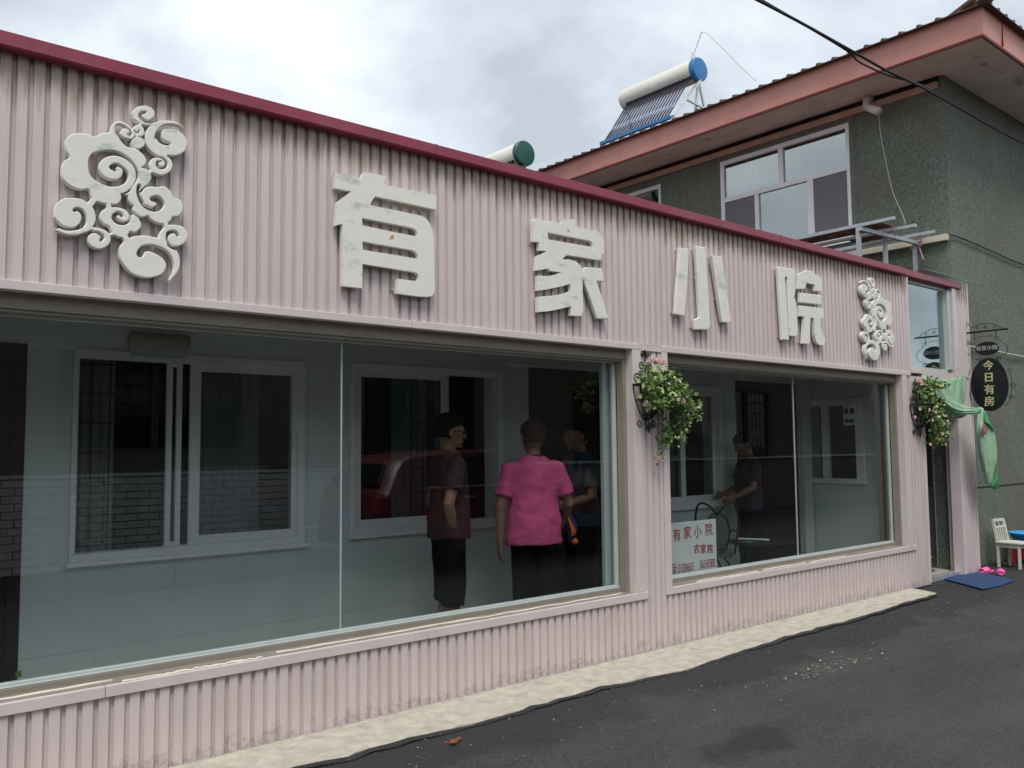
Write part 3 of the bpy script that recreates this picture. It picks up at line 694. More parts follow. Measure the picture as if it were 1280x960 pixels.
# ------------------------------------------------------------------ cloud scroll ornaments
def ornament_mesh():
    A, B, Cc, D = (60, 125), (130, 125), (60, 235), (130, 235)
    ops = []
    def st(sign, o, pts): ops.append((sign, 's', [(o[0]+p[0]/8, o[1]+p[1]/8, p[2]/8) for p in pts]))
    def pg(sign, o, pts): ops.append((sign, 'p', [(q[0]/8+o[0], q[1]/8+o[1]) for q in pts]))
    def el(o, x, y, rx, ry, sign='+'): pg(sign, o, [(x+rx*math.cos(t*math.pi/6), y+ry*math.sin(t*math.pi/6)) for t in range(12)])
    # top curl
    el(B, 398, 133, 112, 78); st('-', B, [(412,122,14),(380,130,18),(362,152,16),(380,182,13),(415,205,11),(460,222,9),(510,225,8)])
    st('+', B, [(310,170,20),(345,205,17),(390,230,13),(440,242,10),(500,242,10)]); st('+', B, [(370,225,16),(365,262,15)])
    # top right comma
    pg('+', B, [(570,300),(620,288),(700,292),(770,325),(820,380),(833,440),(810,510),(740,550),(660,552),(580,530),(500,450),(520,380)])
    st('-', B, [(800,310,12),(740,285,16),(680,268,20),(610,262,24),(560,290,30),(548,350,32),(565,400,26),(610,428,22),(650,438,18)])
    pg('-', B, [(740,265),(800,290),(850,340),(850,270)]) if False else None
    st('+', B, [(806,286,3),(770,255,8),(720,232,13),(640,220,17),(570,232,26),(505,275,40),(465,340,46),(465,420,46),(510,490,42),(560,525,34),(620,548,18)])
    # small ring curl
    el(B, 573, 650, 116, 100); st('-', B, [(495,575,5),(550,570,8),(600,590,11),(625,630,13),(615,668,14),(570,678,14),(535,650,14),(540,618,12),(575,612,6)])
    st('+', B, [(605,560,20),(595,530,18)]); st('+', B, [(500,700,17),(460,720,20)])
    # double little curl
    st('+', B, [(90,330,24),(92,270,16),(120,232,15),(165,225,13),(220,248,12),(262,285,12),(290,325,13),(290,360,18),(255,378,14),(200,360,12),(160,330,6)])
    el(B, 215, 325, 50, 42); st('-', B, [(238,342,7),(262,332,7),(262,305,6),(240,288,5)])
    el(B, 342, 303, 54, 56); st('-', B, [(300,300,4),(320,325,6),(345,322,7),(352,300,5)]); st('+', B, [(330,262,12),(365,262,12),(385,300,12),(375,340,14),(330,355,14)])
    el(B, 343, 428, 70, 58); st('+', B, [(330,355,14),(335,380,14)]); st('+', B, [(385,285,12),(400,330,9),(370,360,9)])
    # big cloud body
    pg('+', A, [(172,420),(200,370),(250,338),(330,330),(400,342),(440,362),(480,360),(530,335),(600,325),(650,325),(700,360),(740,420),(800,470),(870,480),(940,530),(985,600),(970,650),(935,678),(985,690),(1030,740),(1030,800),(985,845),(930,850),(900,880),(850,925),(800,950),(735,942),(735,990),(700,1035),(640,1040),(570,1035),(490,1010),(435,965),(410,892),(330,893),(250,870),(180,820),(145,770),(138,700),(155,620),(220,568),(185,510)])
    pg('-', A, [(403,640),(412,580),(450,530),(530,506),(620,500),(720,520),(800,570),(868,640),(905,720),(905,790),(878,855),(820,915),(740,950),(728,930),(790,885),(760,875),(700,866),(620,865),(540,840),(470,800),(420,740)])
    st('+', A, [(660,905,36),(720,900,40),(780,872,40),(828,822,38),(846,750,38),(820,680,38),(760,625,38),(690,595,36),(620,603,42),(568,645,50),(572,705,50),(640,750,44),(700,750,36),(722,712,28),(700,682,16)])
    # right arm + flower
    st('+', B, [(400,800,60),(345,860,42),(300,930,45),(285,985,42),(330,1040,30)])
    pg('+', D, [(245,60),(250,110),(300,165),(290,215),(330,262),(385,290),(445,275),(470,312),(540,348),(610,355),(665,330),(690,285),(740,282),(785,235),(792,170),(760,118),(695,92),(672,40),(640,5),(600,-20),(540,-10),(470,-15),(410,0),(378,40),(330,40),(290,0)])
    st('-', D, [(352,-20,20),(342,40,16),(362,105,18),(405,170,22),(465,210,20),(530,205,30),(568,160,38),(535,112,36),(490,108,28)])
    st('+', D, [(430,140,30),(470,160,18),(512,163,7)])
    # left comma
    pg('+', Cc, [(65,220),(90,150),(160,105),(240,98),(330,110),(400,150),(460,210),(480,290),(470,350),(430,410),(380,440),(290,470),(190,462),(120,435),(78,412),(110,400),(70,330)])
    st('-', Cc, [(266,222,18),(300,212,20),(342,240,22),(362,295,24),(350,355,30),(295,402,22),(220,412,18),(140,392,20),(80,345,24),(45,300,22)])
    st('+', Cc, [(80,416,4),(120,430,11),(190,446,18),(280,447,24),(350,425,24),(400,400,22)])
    # small curl beside it
    el(Cc, 515, 508, 115, 100); st('-', Cc, [(375,470,30),(420,452,12),(470,440,10),(520,458,17),(550,490,17),(530,522,15)]); st('+', Cc, [(380,425,18),(430,406,14),(490,412,16),(550,430,16)])
    # lower middle flower
    pg('+', Cc, [(520,290),(550,220),(620,195),(700,195),(780,220),(815,270),(828,300),(840,264),(880,280),(925,330),(930,390),(880,440),(820,432),(800,470),(740,495),(660,465),(630,420),(610,380),(550,350)])
    st('-', Cc, [(738,275,18),(715,252,18),(680,262,22),(664,300,26),(705,340,24),(765,352,18),(815,328,14),(830,285,10),(833,255,8)])
    # connectors
    st('+', Cc, [(480,95,30),(425,165,32)]); st('+', Cc, [(608,150,24),(612,200,24)]); st('+', Cc, [(610,470,14),(660,455,14)]); st('+', Cc, [(770,480,26),(790,520,30)]); st('+', D, [(615,340,24),(632,395,26)])
    # bottom comma
    pg('+', D, [(155,650),(165,580),(210,530),(280,490),(380,475),(480,485),(560,520),(640,580),(640,700),(625,790),(580,860),(500,890),(400,895),(290,860),(210,780),(165,710)])
    st('-', D, [(365,655,38),(395,610,34),(465,600,35),(550,628,42),(625,680,44),(660,760,36),(645,860,38)])
    st('+', D, [(420,525,36),(500,530,38),(570,550,34),(640,592,32),(700,650,36),(728,720,34),(728,800,26),(700,865,16),(655,920,3)])
    # bottom right curl
    el(D, 722, 475, 118, 106); st('-', D, [(738,472,15),(718,442,15),(672,440,18),(632,468,20),(625,520,20),(650,568,16),(690,600,14),(740,615,14)])
    st('+', D, [(600,560,36),(585,500,34),(600,440,28),(640,395,22),(700,382,16)]); st('+', D, [(555,520,24),(600,570,30)])
    st_ = .62; gx = np.arange(64, 240, st_); gz = np.arange(128, 356, st_); GX, GZ = np.meshgrid(gx, gz)
    f = np.full(GX.shape, 9.)
    for sg, kd, pts in ops:
        if kd == 's':
            P = smooth_pts(pts, 6); d = np.full(GX.shape, 99.)
            for (x0, y0, r0), (x1, y1, r1) in zip(P[:-1], P[1:]):
                m_ = max(r0, r1)+3; sl = (slice(max(0, int((min(y0, y1)-m_-128)/st_)), int((max(y0, y1)+m_-128)/st_)+2), slice(max(0, int((min(x0, x1)-m_-64)/st_)), int((max(x0, x1)+m_-64)/st_)+2))
                X, Z = GX[sl], GZ[sl]
                L = (x1-x0)**2+(y1-y0)**2+1e-9; t = np.clip(((X-x0)*(x1-x0)+(Z-y0)*(y1-y0))/L, 0, 1)
                dd = np.hypot(X-x0-t*(x1-x0), Z-y0-t*(y1-y0))-(r0+t*(r1-r0)); d[sl] = np.minimum(d[sl], dd)
        else:
            P = np.array(smooth_pts(pts, 4, True)); d = np.full(GX.shape, 99.); ins = np.zeros(GX.shape, bool)
            x0, y0 = P.min(0)-4; x1, y1 = P.max(0)+4
            sl = (slice(max(0, int((y0-128)/st_)), int((y1-128)/st_)+2), slice(max(0, int((x0-64)/st_)), int((x1-64)/st_)+2)); X, Z = GX[sl], GZ[sl]
            dd = np.full(X.shape, 99.); I = np.zeros(X.shape, bool)
            for k in range(len(P)):
                ax, ay = P[k]; bx_, by = P[(k+1) % len(P)]; L = (bx_-ax)**2+(by-ay)**2+1e-9
                t = np.clip(((X-ax)*(bx_-ax)+(Z-ay)*(by-ay))/L, 0, 1); dd = np.minimum(dd, np.hypot(X-ax-t*(bx_-ax), Z-ay-t*(by-ay)))
                c = ((ay > Z) != (by > Z)) & (X < (bx_-ax)*(Z-ay)/(by-ay+1e-12)+ax); I ^= c
            d[sl] = np.where(I, -dd, dd)
        f = np.minimum(f, d) if sg == '+' else np.maximum(f, -d)
    f = np.clip(f, -9, 9)
    ny, nx = f.shape; vid = {}; V = []; Fc = []; side = []
    rx0 = onY(67, 262, YF).x
    def addv(key, x, z, val):
        if key in vid: return vid[key]
        p = onY(x, z, YF); h = min(1, max(0, -val/.8)); h = 1-(1-h)**2; h2 = math.sin(min(1, max(0, (-val-.8)/5))*math.pi)*.8
        V.append((p.x-rx0, YF+.004-.004*h, p.z)); vid[key] = len(V)-1; return vid[key]
    inside = f < 0
    cellmask = inside[:-1, :-1] | inside[1:, :-1] | inside[:-1, 1:] | inside[1:, 1:]
    for j, i in zip(*np.nonzero(cellmask)):
        cs = [(j, i), (j, i+1), (j+1, i+1), (j+1, i)]; poly = []; cross = []
        for k in range(4):
            a, b = cs[k], cs[(k+1) % 4]; fa, fb = f[a], f[b]
            if fa < 0: poly.append(addv(a, gx[a[1]], gz[a[0]], fa))
            if (fa < 0) != (fb < 0):
                t = fa/(fa-fb); key = (min(a, b), max(a, b)); vv = addv(key, gx[a[1]]+(gx[b[1]]-gx[a[1]])*t, gz[a[0]]+(gz[b[0]]-gz[a[0]])*t, 0); poly.append(vv); cross.append((vv, fa < 0))
        if len(poly) >= 3: Fc.append(tuple(poly))
        if len(cross) == 2:
            a, b = cross; side.append((a[0], b[0]) if a[1] else (b[0], a[0]))
    bk = {}
    for a, b in side:
        for q_ in (a, b):
            if q_ not in bk: bk[q_] = len(V); V.append((V[q_][0], YF+.036, V[q_][2]))
        Fc.append((b, a, bk[a], bk[b]))
    me = bpy.data.meshes.new('scroll'); me.from_pydata(V, [], Fc); me.materials.append(m_white)
    me.polygons.foreach_set('use_smooth', [len(p.vertices) != 4 or True for p in me.polygons])
    me.set_sharp_from_angle(angle=R_(48))
    return me, rx0
om, ox0 = ornament_mesh()
def orn(x, flip, label):
    t = thing('cloud_ornament', label, 'ornament', (x, 0, 2.46), 'white cloud scroll ornaments at both ends of the fascia')
    o = bpy.data.objects.new('scroll', om); C.objects.link(o); o.parent = t; o.location = (0, 0, -2.46); o.scale = (-1.11 if flip else 1, 1, 1)
    mb = MB()
    for px, py in ((150, 190), (85, 205), (100, 270), (180, 150), (185, 320), (210, 260), (135, 300)):
        p = onY(px, py, YF); dx = (p.x-ox0)*(-1.11 if flip else 1); mb.tube([(x+dx, YF+.02, p.z), (x+dx, .02, p.z)], .006, 6)
    mb.build('bolt', m_steel, t)
orn(ox0, False, 'large white scroll ornament of curling clouds at the left end of the fascia')
orn(9.17, True, 'mirrored white cloud scroll ornament at the right end beside the transom window')

# ================================================================== GREEN BUILDING
gb = thing('green_building', 'two storey dark green pebbledash building with salmon eaves right of the shop', 'building', (11.3, .2, 0))
GX, GY, ZE = 11.3, .2, 6.36
wins = [(1.516, 3.714, 4.45, 6.12), (4.954, 7.1, 4.45, 6.07)]
mb = MB()
# left face with window openings (thick wall), right face, closing walls
for a in cells((GY, 0.), (9.0, ZE), wins): mb.box(GX, GX+.24, a[0], a[1], a[2], a[3])
mb.box(GX+.24, 24, GY, GY+.24, 0, ZE); mb.box(GX+.24, 24, 8.76, 9.0, 0, ZE); mb.box(24, 24.2, GY, 9, 0, ZE)
wall = mb.build('wall', m_green, gb)
bx('dark_room', m_dark, (GX+.9, GX+.95, .5, 8.7, 3.6, 6.3), gb)
# groove in the right wall
for z in (.99,): bx('wall_groove', m_dark, (GX+.3, 24, GY-.003, GY+.0, z, z+.018), gb)
bx('ledge', m_ledge, (GX-.07, GX-.001, GY+.02, 8.9, 4.176, 4.255), gb, bevel=.004)
bx('cornice', m_tan, (GX-.06, GX-.001, GY+.06, 8.9, 6.195, 6.283), gb, bevel=.004)
bx('cornice', m_dark, (GX-.03, GX-.001, GY+.06, 8.9, 6.285, 6.358), gb)  # near-black strip: shade of the recess under the soffit put in colour
OV = .8
ex, ey = GX-OV, GY-OV
bx('soffit', m_soffit, (ex+.02, 24, ey+.02, 9.2, ZE, ZE+.06), gb)
# fascia boards (slightly raked), drip edge
def fascia():
    z0, z1 = 6.35, 6.675; mb = MB()
    mb.add([(ex, ey, z0), (ex, 9.0, z0), (ex-.02, 9.0, z1), (ex-.02, ey-.02, z1), (ex+.03, ey+.03, z0), (ex+.03, 9.0, z0), (ex+.03, 9.0, z1), (ex+.03, ey+.03, z1)],
           [(0, 1, 2, 3), (4, 7, 6, 5), (0, 4, 5, 1), (3, 2, 6, 7), (0, 3, 7, 4), (1, 5, 6, 2)])
    mb.build('fascia', m_salmon, gb)
    mb = MB(); mb.add([(ex+.001, ey, z0), (25, ey, z0), (25, ey-.02, z1), (ex-.019, ey-.02, z1), (ex+.031, ey+.03, z0), (25, ey+.03, z0), (25, ey+.03, z1), (ex+.031, ey+.03, z1)],
           [(0, 3, 2, 1), (4, 5, 6, 7), (0, 1, 5, 4), (3, 7, 6, 2), (0, 4, 7, 3), (1, 2, 6, 5)])
    mb.build('fascia', m_salmon, gb)
fascia()
mb = MB(); mb.box(ex-.014, ex-.001, ey-.014, 9.0, 6.336, 6.350); mb.box(ex-.001, 25, ey-.014, ey-.001, 6.336, 6.350); mb.box(ex-.010, ex+.02, ey-.01, 9.0, 6.322, 6.335); mb.box(ex+.02, 25, ey-.010, ey+.02, 6.322, 6.335)
mb.build('drip_edge', m_redtrim, gb)
bx('fascia_joint', m_redtrim, (ex+.55, ex+.556, ey-.024, ey-.003, 6.36, 6.66), gb)
# hipped sheet roof with ribs
def roofz(x, y): return 6.672+.30*min(x-(ex-.06), y-(ey-.06))
mb = MB()
xe, ye = ex-.11, ey-.11; RX, RY = 25., 9.1
def rib_row(side):
    mb = MB(); s = 0.
    L = (RY-ye) if side == 'L' else (RX-xe)
    prof = []
    while s < L:
        prof += [(s, 0), (s+.10, 0), (s+.115, .03), (s+.14, .03), (s+.155, 0)]; s += .225
    n = len(prof)
    for k, depth in enumerate((0, .5, 1.)):
        for (s, h) in prof:
            run = 4.6*depth
            run = min(run, max(0, s)) if True else run
            if side == 'L': x, y = xe+run, ye+s
            else: x, y = xe+s, ye+run
            mb.v.append((x, y, 6.672+.30*run+h))
    for k in range(2):
        for i in range(n-1): mb.f.append((k*n+i, k*n+i+1, (k+1)*n+i+1, (k+1)*n+i))
    # thickness lip under the eave
    b = len(mb.v)
    for (s, h) in prof:
        if side == 'L': mb.v.append((xe, ye+s, 6.659))
        else: mb.v.append((xe+s, ye, 6.659))
    for i in range(n-1): mb.f.append((i, b+i, b+i+1, i+1))
    return mb.build('roof_sheet', m_roof, gb)
rib_row('L'); rib_row('R')
bx('roof_deck', m_roof, (xe+.03, 25, ye+.03, 9.05, 6.676, 6.684), gb)
# hip ridge cap and finial
mb = MB(); hp = [(xe+t, ye+t, 6.70+.30*t+.07*math.exp(-t*1.1)+.02) for t in (0, .2, .5, 1, 2, 4)]
mb.tube(hp, [(.03, .09)]*6, 8, ref=(0, 0, 1)); mb.build('ridge_cap', m_tan, gb)
mb = MB(); mb.tube([(xe+.02, ye+.02, 6.70), (xe+.03, ye+.03, 6.80), (xe+.05, ye+.05, 6.86), (xe+.05, ye+.05, 6.92)], [(.11), (.07), .05, .04], 6); mb.build('finial', m_tan, gb)
def gwin(y0, y1, z0, z1, first):
    f = MB(); t = .07; X = GX-.012; X2 = GX+.05
    def b_(a): f.box(X, X2, *a)
    b_((y0, y1, z1-t, z1)); b_((y0, y1, z0, z0+t)); b_((y0, y0+.05, z0+t, z1-t)); b_((y1-.07, y1, z0+t, z1-t))
    zr = 5.51
    b_((y0+.05, y1-.07, zr-.07, zr))
    ym = y0+(y1-y0)*.5; b_((ym-.04, ym+.04, zr, z1-t))
    ya, yb = y0+(y1-y0)*.70, y0+(y1-y0)*.285
    b_((ya-.035, ya+.035, z0+t, zr-.07)); b_((yb-.05, yb+.05, z0+t, zr-.07))
    o = f.build('window', m_whiteframe, gb, bevel=.004)
    for a in ((y0+.05, ym-.04, zr, z1-t), (ym+.04, y1-.07, zr, z1-t), (yb+.05, ya-.035, z0+t, zr-.07)): MB().box(GX+.02, GX+.026, *a).build('glass_pane', m_glass3, o)
    for a in ((y0+.05, yb-.05, z0+t, zr-.07), (ya+.035, y1-.07, z0+t, zr-.07)): MB().box(GX+.005, GX+.011, *a).build('insect_screen', m_greycurt, o)
    bx('sill', m_whiteframe, (GX-.05, GX-.013, y0-.03, y1+.03, z0-.05, z0), o, bevel=.003)
    mb = MB(); n = 20
    for z in (z0, z1):
        for i in range(n+1): mb.v.append((GX+.3+.03*math.sin(i*1.4), y1-.5+.45*i/n, z))
    for i in range(n): mb.f.append((i, i+1, n+2+i, n+1+i))
    mb.build('curtain', m_curtain, o, smooth=True)
gwin(*wins[0], True); gwin(*wins[1], False)
# bag of bright cloth on the sill
bg = thing('plastic_bag', 'green and yellow plastic bag lying behind the upper window pane', 'bag', (GX+.14, 2.5, 4.53))
for k, (y, z, r, c) in enumerate([(2.62, 4.62, .12, (.25, .5, .3)), (2.45, 4.66, .13, (.2, .45, .38)), (2.75, 4.58, .1, (.6, .6, .08)), (2.3, 4.58, .09, (.5, .6, .55))]):
    MB().ell((GX+.14, y, z), (.07, r, r*.8), 9, 6).build('bag_fold', mat('bag colour', c, rough=.4, var=.3, scale=20), bg, smooth=True)
# drain elbow
dp = thing('drain_pipe', 'short bent white plastic pipe poking out under the eaves', 'pipe', (11.2, 1.2, 6.2))
a = onX(1082, 125, 11.12); b = onX(1083, 134, 11.1); c = onX(1098, 139, 11.0)
MB().tube([a+Vector((.18, .0, .06)), a+Vector((.02, 0, .0)), b, b+(c-b)*.5, c], .05, 12).build('pipe', m_pvc, dp, smooth=True)
MB().tube([c-(c-b)*.16, c+(c-b)*.02], .055, 14).build('collar', m_pvc, dp, smooth=True)
pts = [onX(x, y, 11.2) for x, y in ((1098, 142), (1101, 170), (1108, 205), (1116, 240), (1128, 268), (1132, 280))]
tag(MB().tube(smooth_pts([tuple(p) for p in pts], 4), .006, 5).build('hanging_wire', m_wirew), 'thin pale wire hanging down the green wall from the bent pipe', 'wire')
# cables
def cable(pxs, y, r, name, label, m=m_cable, cat='cable', k=6):
    P = [tuple(onY(px, py, y)) for px, py in pxs]
    return tag(MB().tube(smooth_pts(P, k), r, 7).build(name, m, smooth=True), label, cat)
cable([(700, -120), (947, 0), (1058, 60), (1106, 87), (1150, 108), (1190, 130), (1277, 178), (1400, 236)], -1.2, .011, 'power_cable', 'thicker black overhead cable crossing in front of the salmon eaves')
cable([(940, -7), (1000, 28), (1058, 63), (1075, 78), (1110, 94), (1150, 106), (1190, 127), (1277, 175), (1400, 232)], -1.19, .008, 'power_cable', 'thinner black overhead cable sagging just below the thicker one')
cable([(1187, 293), (1205, 299), (1240, 314), (1280, 331), (1380, 365)], .17, .009, 'wall_cable', 'thin black cable starting at the ledge corner of the green wall')
cable([(1205, 431), (1212, 433), (1225, 435), (1250, 440), (1280, 446), (1380, 462)], .16, .011, 'conduit', 'white cable running along the green wall behind the oval signs', m_wirew)
# rack on the shop roof
rk = thing('steel_rack', 'galvanised steel frame standing on the shop roof before the green wall', 'rack', (10.5, .8, 3.42))
for x, yb in ((10.02, .30), (10.57, .30), (11.08, .30)):
    MB().bar((x, yb, 4.275), (x, 3.2, 4.275), .04).build('long_bar', m_galv, rk)
MB().bar((9.98, .72, 4.222), (11.14, .52, 4.168), .045).build('cross_bar', m_galv, rk)
MB().bar((9.98, 2.4, 4.222), (11.14, 2.4, 4.222), .045).build('cross_bar', m_galv, rk)
for x, y, z in ((10.02, .76, 4.25), (10.57, .70, 4.2), (11.08, .56, 4.17), (10.02, 2.4, 4.2), (11.08, 2.4, 4.2)):
    MB().bar((x, y, 3.42), (x, y, z), .045).build('post', m_galv, rk)
MB().box(10.06, 10.53, .55, 2.6, 4.30, 4.306).build('rusty_sheet', m_rustp, rk); MB().box(10.61, 11.04, .75, 1.3, 4.30, 4.306).build('rusty_sheet', m_rustp, rk)
mb = MB()
for k in range(7):
    x, y, z = 11.08, .52, 4.17; p = [(x+random.gauss(0, .035), y+random.gauss(0, .04), z+random.gauss(0, .045)) for _ in range(5)]; mb.tube(smooth_pts(p, 3), .004, 4)
mb.tube([(11.08, .5, 4.1), (11.06, .46, 3.98), (11.04, .44, 3.93)], .01, 5)
mb.build('tangled_wire', mat('faded pink twine', (.42, .24, .22), rough=.9), rk)

# ================================================================== SOLAR WATER HEATERS
def heater(label, capm, cap, far, r, rail_a, rail_b, feet, ntube, antenna=False, group='solar water heaters on the roofs'):
    cap = Vector(cap); far = Vector(far); t = thing('solar_heater', label, 'solar heater', tuple((Vector(feet[0])+Vector(feet[1]))/2), group)
    ax = (cap-far).normalized()
    MB().tube([far, far+ax*.02, cap-ax*.02, cap], [r*.97, r, r, r*.97], 28).build('tank', m_tank, t, smooth=True).data.set_sharp_from_angle(angle=R_(40))
    for p, s in ((cap, 1), (far, -1)):
        MB().tube([p-ax*s*.05, p+ax*s*.03, p+ax*s*.045, p+ax*s*.05], ([r*1.04, r*1.04, r*.98, r*.8] if s > 0 else [r*1.0, r*1.01, r*.98, r*.8]), 28).build('end_cap', capm if s > 0 or capm is m_greencap else m_tank, t, smooth=True).data.set_sharp_from_angle(angle=R_(40))
    ra, rb = Vector(rail_a), Vector(rail_b); L = (cap-far).length
    for i in range(ntube):
        f = (i+.5)/ntube; top = far.lerp(cap, .04+.92*f); bot = rb.lerp(ra, .03+.94*f); d = (top-bot).normalized(); top2 = top-d*r*.9
        o = MB().tube([bot, top2-d*.03], .0155, 10).build('vacuum_tube', m_tube, t, smooth=True)
        MB().tube([top2-d*.05, top2], .032, 8).build('tube_seal', m_dark, t, smooth=True)
    MB().bar(ra, rb, .06, .05).build('bottom_rail', capm, t)
    for p, q in ((ra, cap), (rb, far)):
        MB().bar(p+ax*.05, q-Vector((0, 0, r))+ax*.03, .05, .03).build('side_rail', m_steel if capm is m_bluecap else capm, t)
    for k, fp in enumerate(feet):
        q = (cap if k < 2 else far)-Vector((0, 0, r*.9)); MB().bar(fp, q, .045, .03).build('leg', m_steel if capm is m_bluecap else capm, t)
    MB().bar(Vector(feet[0])*.6+(cap)*.4-Vector((0, 0, .06)), ra.lerp(cap, .5)-Vector((0, 0, .1)), .03).build('brace', m_steel if capm is m_bluecap else capm, t)
    if antenna:
        a = cap-ax*.1+Vector((0, 0, r)); MB().tube([a, a+Vector((0, 0, .07)), a+Vector((0, 0, .08)), a+Vector((0, 0, .14))], [.05, .05, .03, .03], 10).build('vent', m_steel, t)
        b = onX(877, 40, a.x); MB().tube([a+Vector((0, 0, .1)), b], .008, 5).build('mast', m_steel, t)
        tl = [tuple(onX(x, y, a.x+.3)) for x, y in ((877, 40), (885, 43), (905, 62), (925, 83), (945, 101))]; MB().tube(smooth_pts(tl, 5), .006, 5).build('whip_wire', m_wirew, t)
HX = 10.85
ca = onX(873, 87, 11.85); fa = onX(784, 125, 11.85); ra = onX(838, 147, HX); rb = onX(751, 179, HX)
L = (ca.y+fa.y)/2
zc = (ca.z+fa.z)/2
ca.z = fa.z = zc; ra.z = rb.z = (ra.z+rb.z)/2
heater('solar water heater with blue end cap and blue rail on the salmon eaved roof', m_bluecap, ca, fa, .2, ra, rb,
       [(ca.x+.25, ca.y, 7.1), (ca.x-.15, ca.y+.02, 7.02), (fa.x+.25, fa.y, 7.1)], 20, True)
c2_ = onY(655, 192, 6.5); f2 = c2_+Vector((0, 1.6, 0)); 
heater('smaller looking solar water heater with dark green end cap above the maroon coping', m_greencap, c2_, f2, .212, c2_+Vector((-1.1, 0, -1.0)), f2+Vector((-1.1, 0, -1.0)),
       [(c2_.x+.15, c2_.y, 5.35), (c2_.x-.1, c2_.y, 5.35), (f2.x+.15, f2.y, 5.8)], 16)

# ================================================================== PLANTERS
def leaf_cloud(name, pts_fn, n, m, parent, s0, s1):
    mb = MB()
    for _ in range(n):
        p = Vector(pts_fn()); s = random.uniform(s0, s1)
        d = Vector((random.gauss(0, 1), random.gauss(-.5, 1), random.gauss(-.2, .8))).normalized(); u = d.cross(Vector((random.gauss(0, 1), random.gauss(0, 1), random.gauss(0, 1)))).normalized(); w = d.cross(u)
        mb.add([p, p+d*s*.45+u*s*.42+w*s*.08, p+d*s*1.05, p+d*s*.45-u*s*.42+w*s*.08, p+d*s*.5-w*s*.06], [(0, 1, 4), (1, 2, 4), (2, 3, 4), (3, 0, 4)])
    return mb.build(name, m, parent, smooth=True, kind='stuff')
def planter(bx_, bz, label, dens, strands, blob, flowers):
    t = thing('wall_planter', label, 'planter', (bx_, 0, bz-.25), 'flower baskets hanging on the pink pilasters')
    # half round wrought iron basket
    iron = MB()
    def arc(z, r, ry, k=12): return [(bx_+.85*r*math.cos(math.pi*i/k), -.012-ry*math.sin(math.pi*i/k), z) for i in range(k+1)]
    iron.tube(arc(bz, .17, .17), .008, 6); iron.tube(arc(bz-.12, .135, .14), .005, 6); iron.tube(arc(bz-.24, .07, .07), .006, 6)
    iron.tube([(bx_-.145, -.012, bz), (bx_+.145, -.012, bz)], .007, 6)
    iron.build('basket_rim', m_black, t)
    for i in range(9):
        a = math.pi*i/8; pp = []
        for r, z in ((.17, 0), (.165, -.06), (.14, -.13), (.10, -.2), (.06, -.25), (.0, -.28)): pp.append((bx_+.85*r*math.cos(a), -.012-r*math.sin(a), bz+z))
        MB().tube(pp, .0055, 5).build('basket_bar', m_black, t)
    def scroll(cx, cz, r, s, e=1):
        P = []
        for i in range(22):
            th = i*.42; rr = r*(1-i/26); P.append((cx+s*rr*math.cos(th), -.012, cz+e*rr*math.sin(th)))
        return P
    for cx, cz, r, s, e in ((bx_-.1, bz+.05, .045, 1, 1), (bx_+.1, bz+.05, .045, -1, 1), (bx_-.045, bz+.15, .035, 1, 1), (bx_+.045, bz+.15, .035, -1, 1), (bx_-.03, bz+.24, .025, 1, 1), (bx_+.03, bz+.24, .025, -1, 1), (bx_-.08, bz-.3, .035, 1, -1), (bx_+.08, bz-.3, .035, -1, -1)):
        MB().tube(scroll(cx, cz, r, s, e), .005, 5).build('scroll', m_black, t)
    MB().tube([(bx_, -.012, bz-.36), (bx_, -.012, bz+.28)], .005, 5).build('back_bar', m_black, t)
    MB().tube([(bx_, -.04, bz-.28), (bx_, -.04, bz-.33), (bx_, -.04, bz-.38)], [.004, .016, .003], 8).build('drop_finial', m_black, t)
    MB().ell((bx_, -.09, bz-.04), (.13, .08, .07), 12, 8).build('moss_liner', m_stem, t, smooth=True)
    def fn():
        q_ = random.choice(blob); return (random.gauss(q_[0], q_[3]*.5), random.gauss(q_[1], .055), random.gauss(q_[2], q_[4]*.5))
    leaf_cloud('leaves', fn, int(dens*.55), m_leafa, t, .03, .055); leaf_cloud('leaves', fn, int(dens*.6), m_leafb, t, .028, .055)
    for P in strands:
        S_ = smooth_pts(P, 6); MB().tube(S_, .003, 5).build('vine', m_stem, t)
        def fs():
            q_ = S_[random.randrange(len(S_))]; return (q_[0]+random.gauss(0, .022), q_[1]+random.gauss(0, .02), q_[2]+random.gauss(0, .02))
        leaf_cloud('vine_leaves', fs, 60, m_leafb if random.random() < .6 else m_leafa, t, .02, .038)
        leaf_cloud('vine_leaves', fs, 26, m_leafa, t, .02, .038)
    for (x, y, z, r) in flowers:
        mb = MB()
        for k in range(9):
            a = k*.7; rr = r*(.9 if k < 6 else .45); mb.ell((x+rr*.5*math.cos(a), y-(.3*r if k > 5 else 0), z+rr*.5*math.sin(a)), (rr*.5, r*.28, rr*.5), 6, 4)
        mb.build('flower', m_petal, t, smooth=True)
def P(px, py, y): v = onY(px, py, y); return (v.x, v.y, v.z)
b1_ = [P(822, 472, -.08)+(.1, .09), P(835, 485, -.12)+(.12, .10), P(850, 490, -.14)+(.12, .08), P(815, 490, -.06)+(.06, .08), P(842, 503, -.14)+(.13, .06), P(862, 510, -.17)+(.06, .05), P(828, 500, -.1)+(.08, .06), P(836, 470, -.1)+(.07, .05)]
b1_ += [P(818, 468, -.08)+(.1, .08), P(812, 478, -.07)+(.07, .06), P(830, 478, -.1)+(.12, .10), P(824, 486, -.1)+(.12, .1), P(842, 492, -.13)+(.1, .08), P(814, 480, -.2)+(.07, .09), P(822, 492, -.2)+(.08, .09), P(818, 505, -.18)+(.06, .05), P(812, 470, -.12)+(.08, .06)]
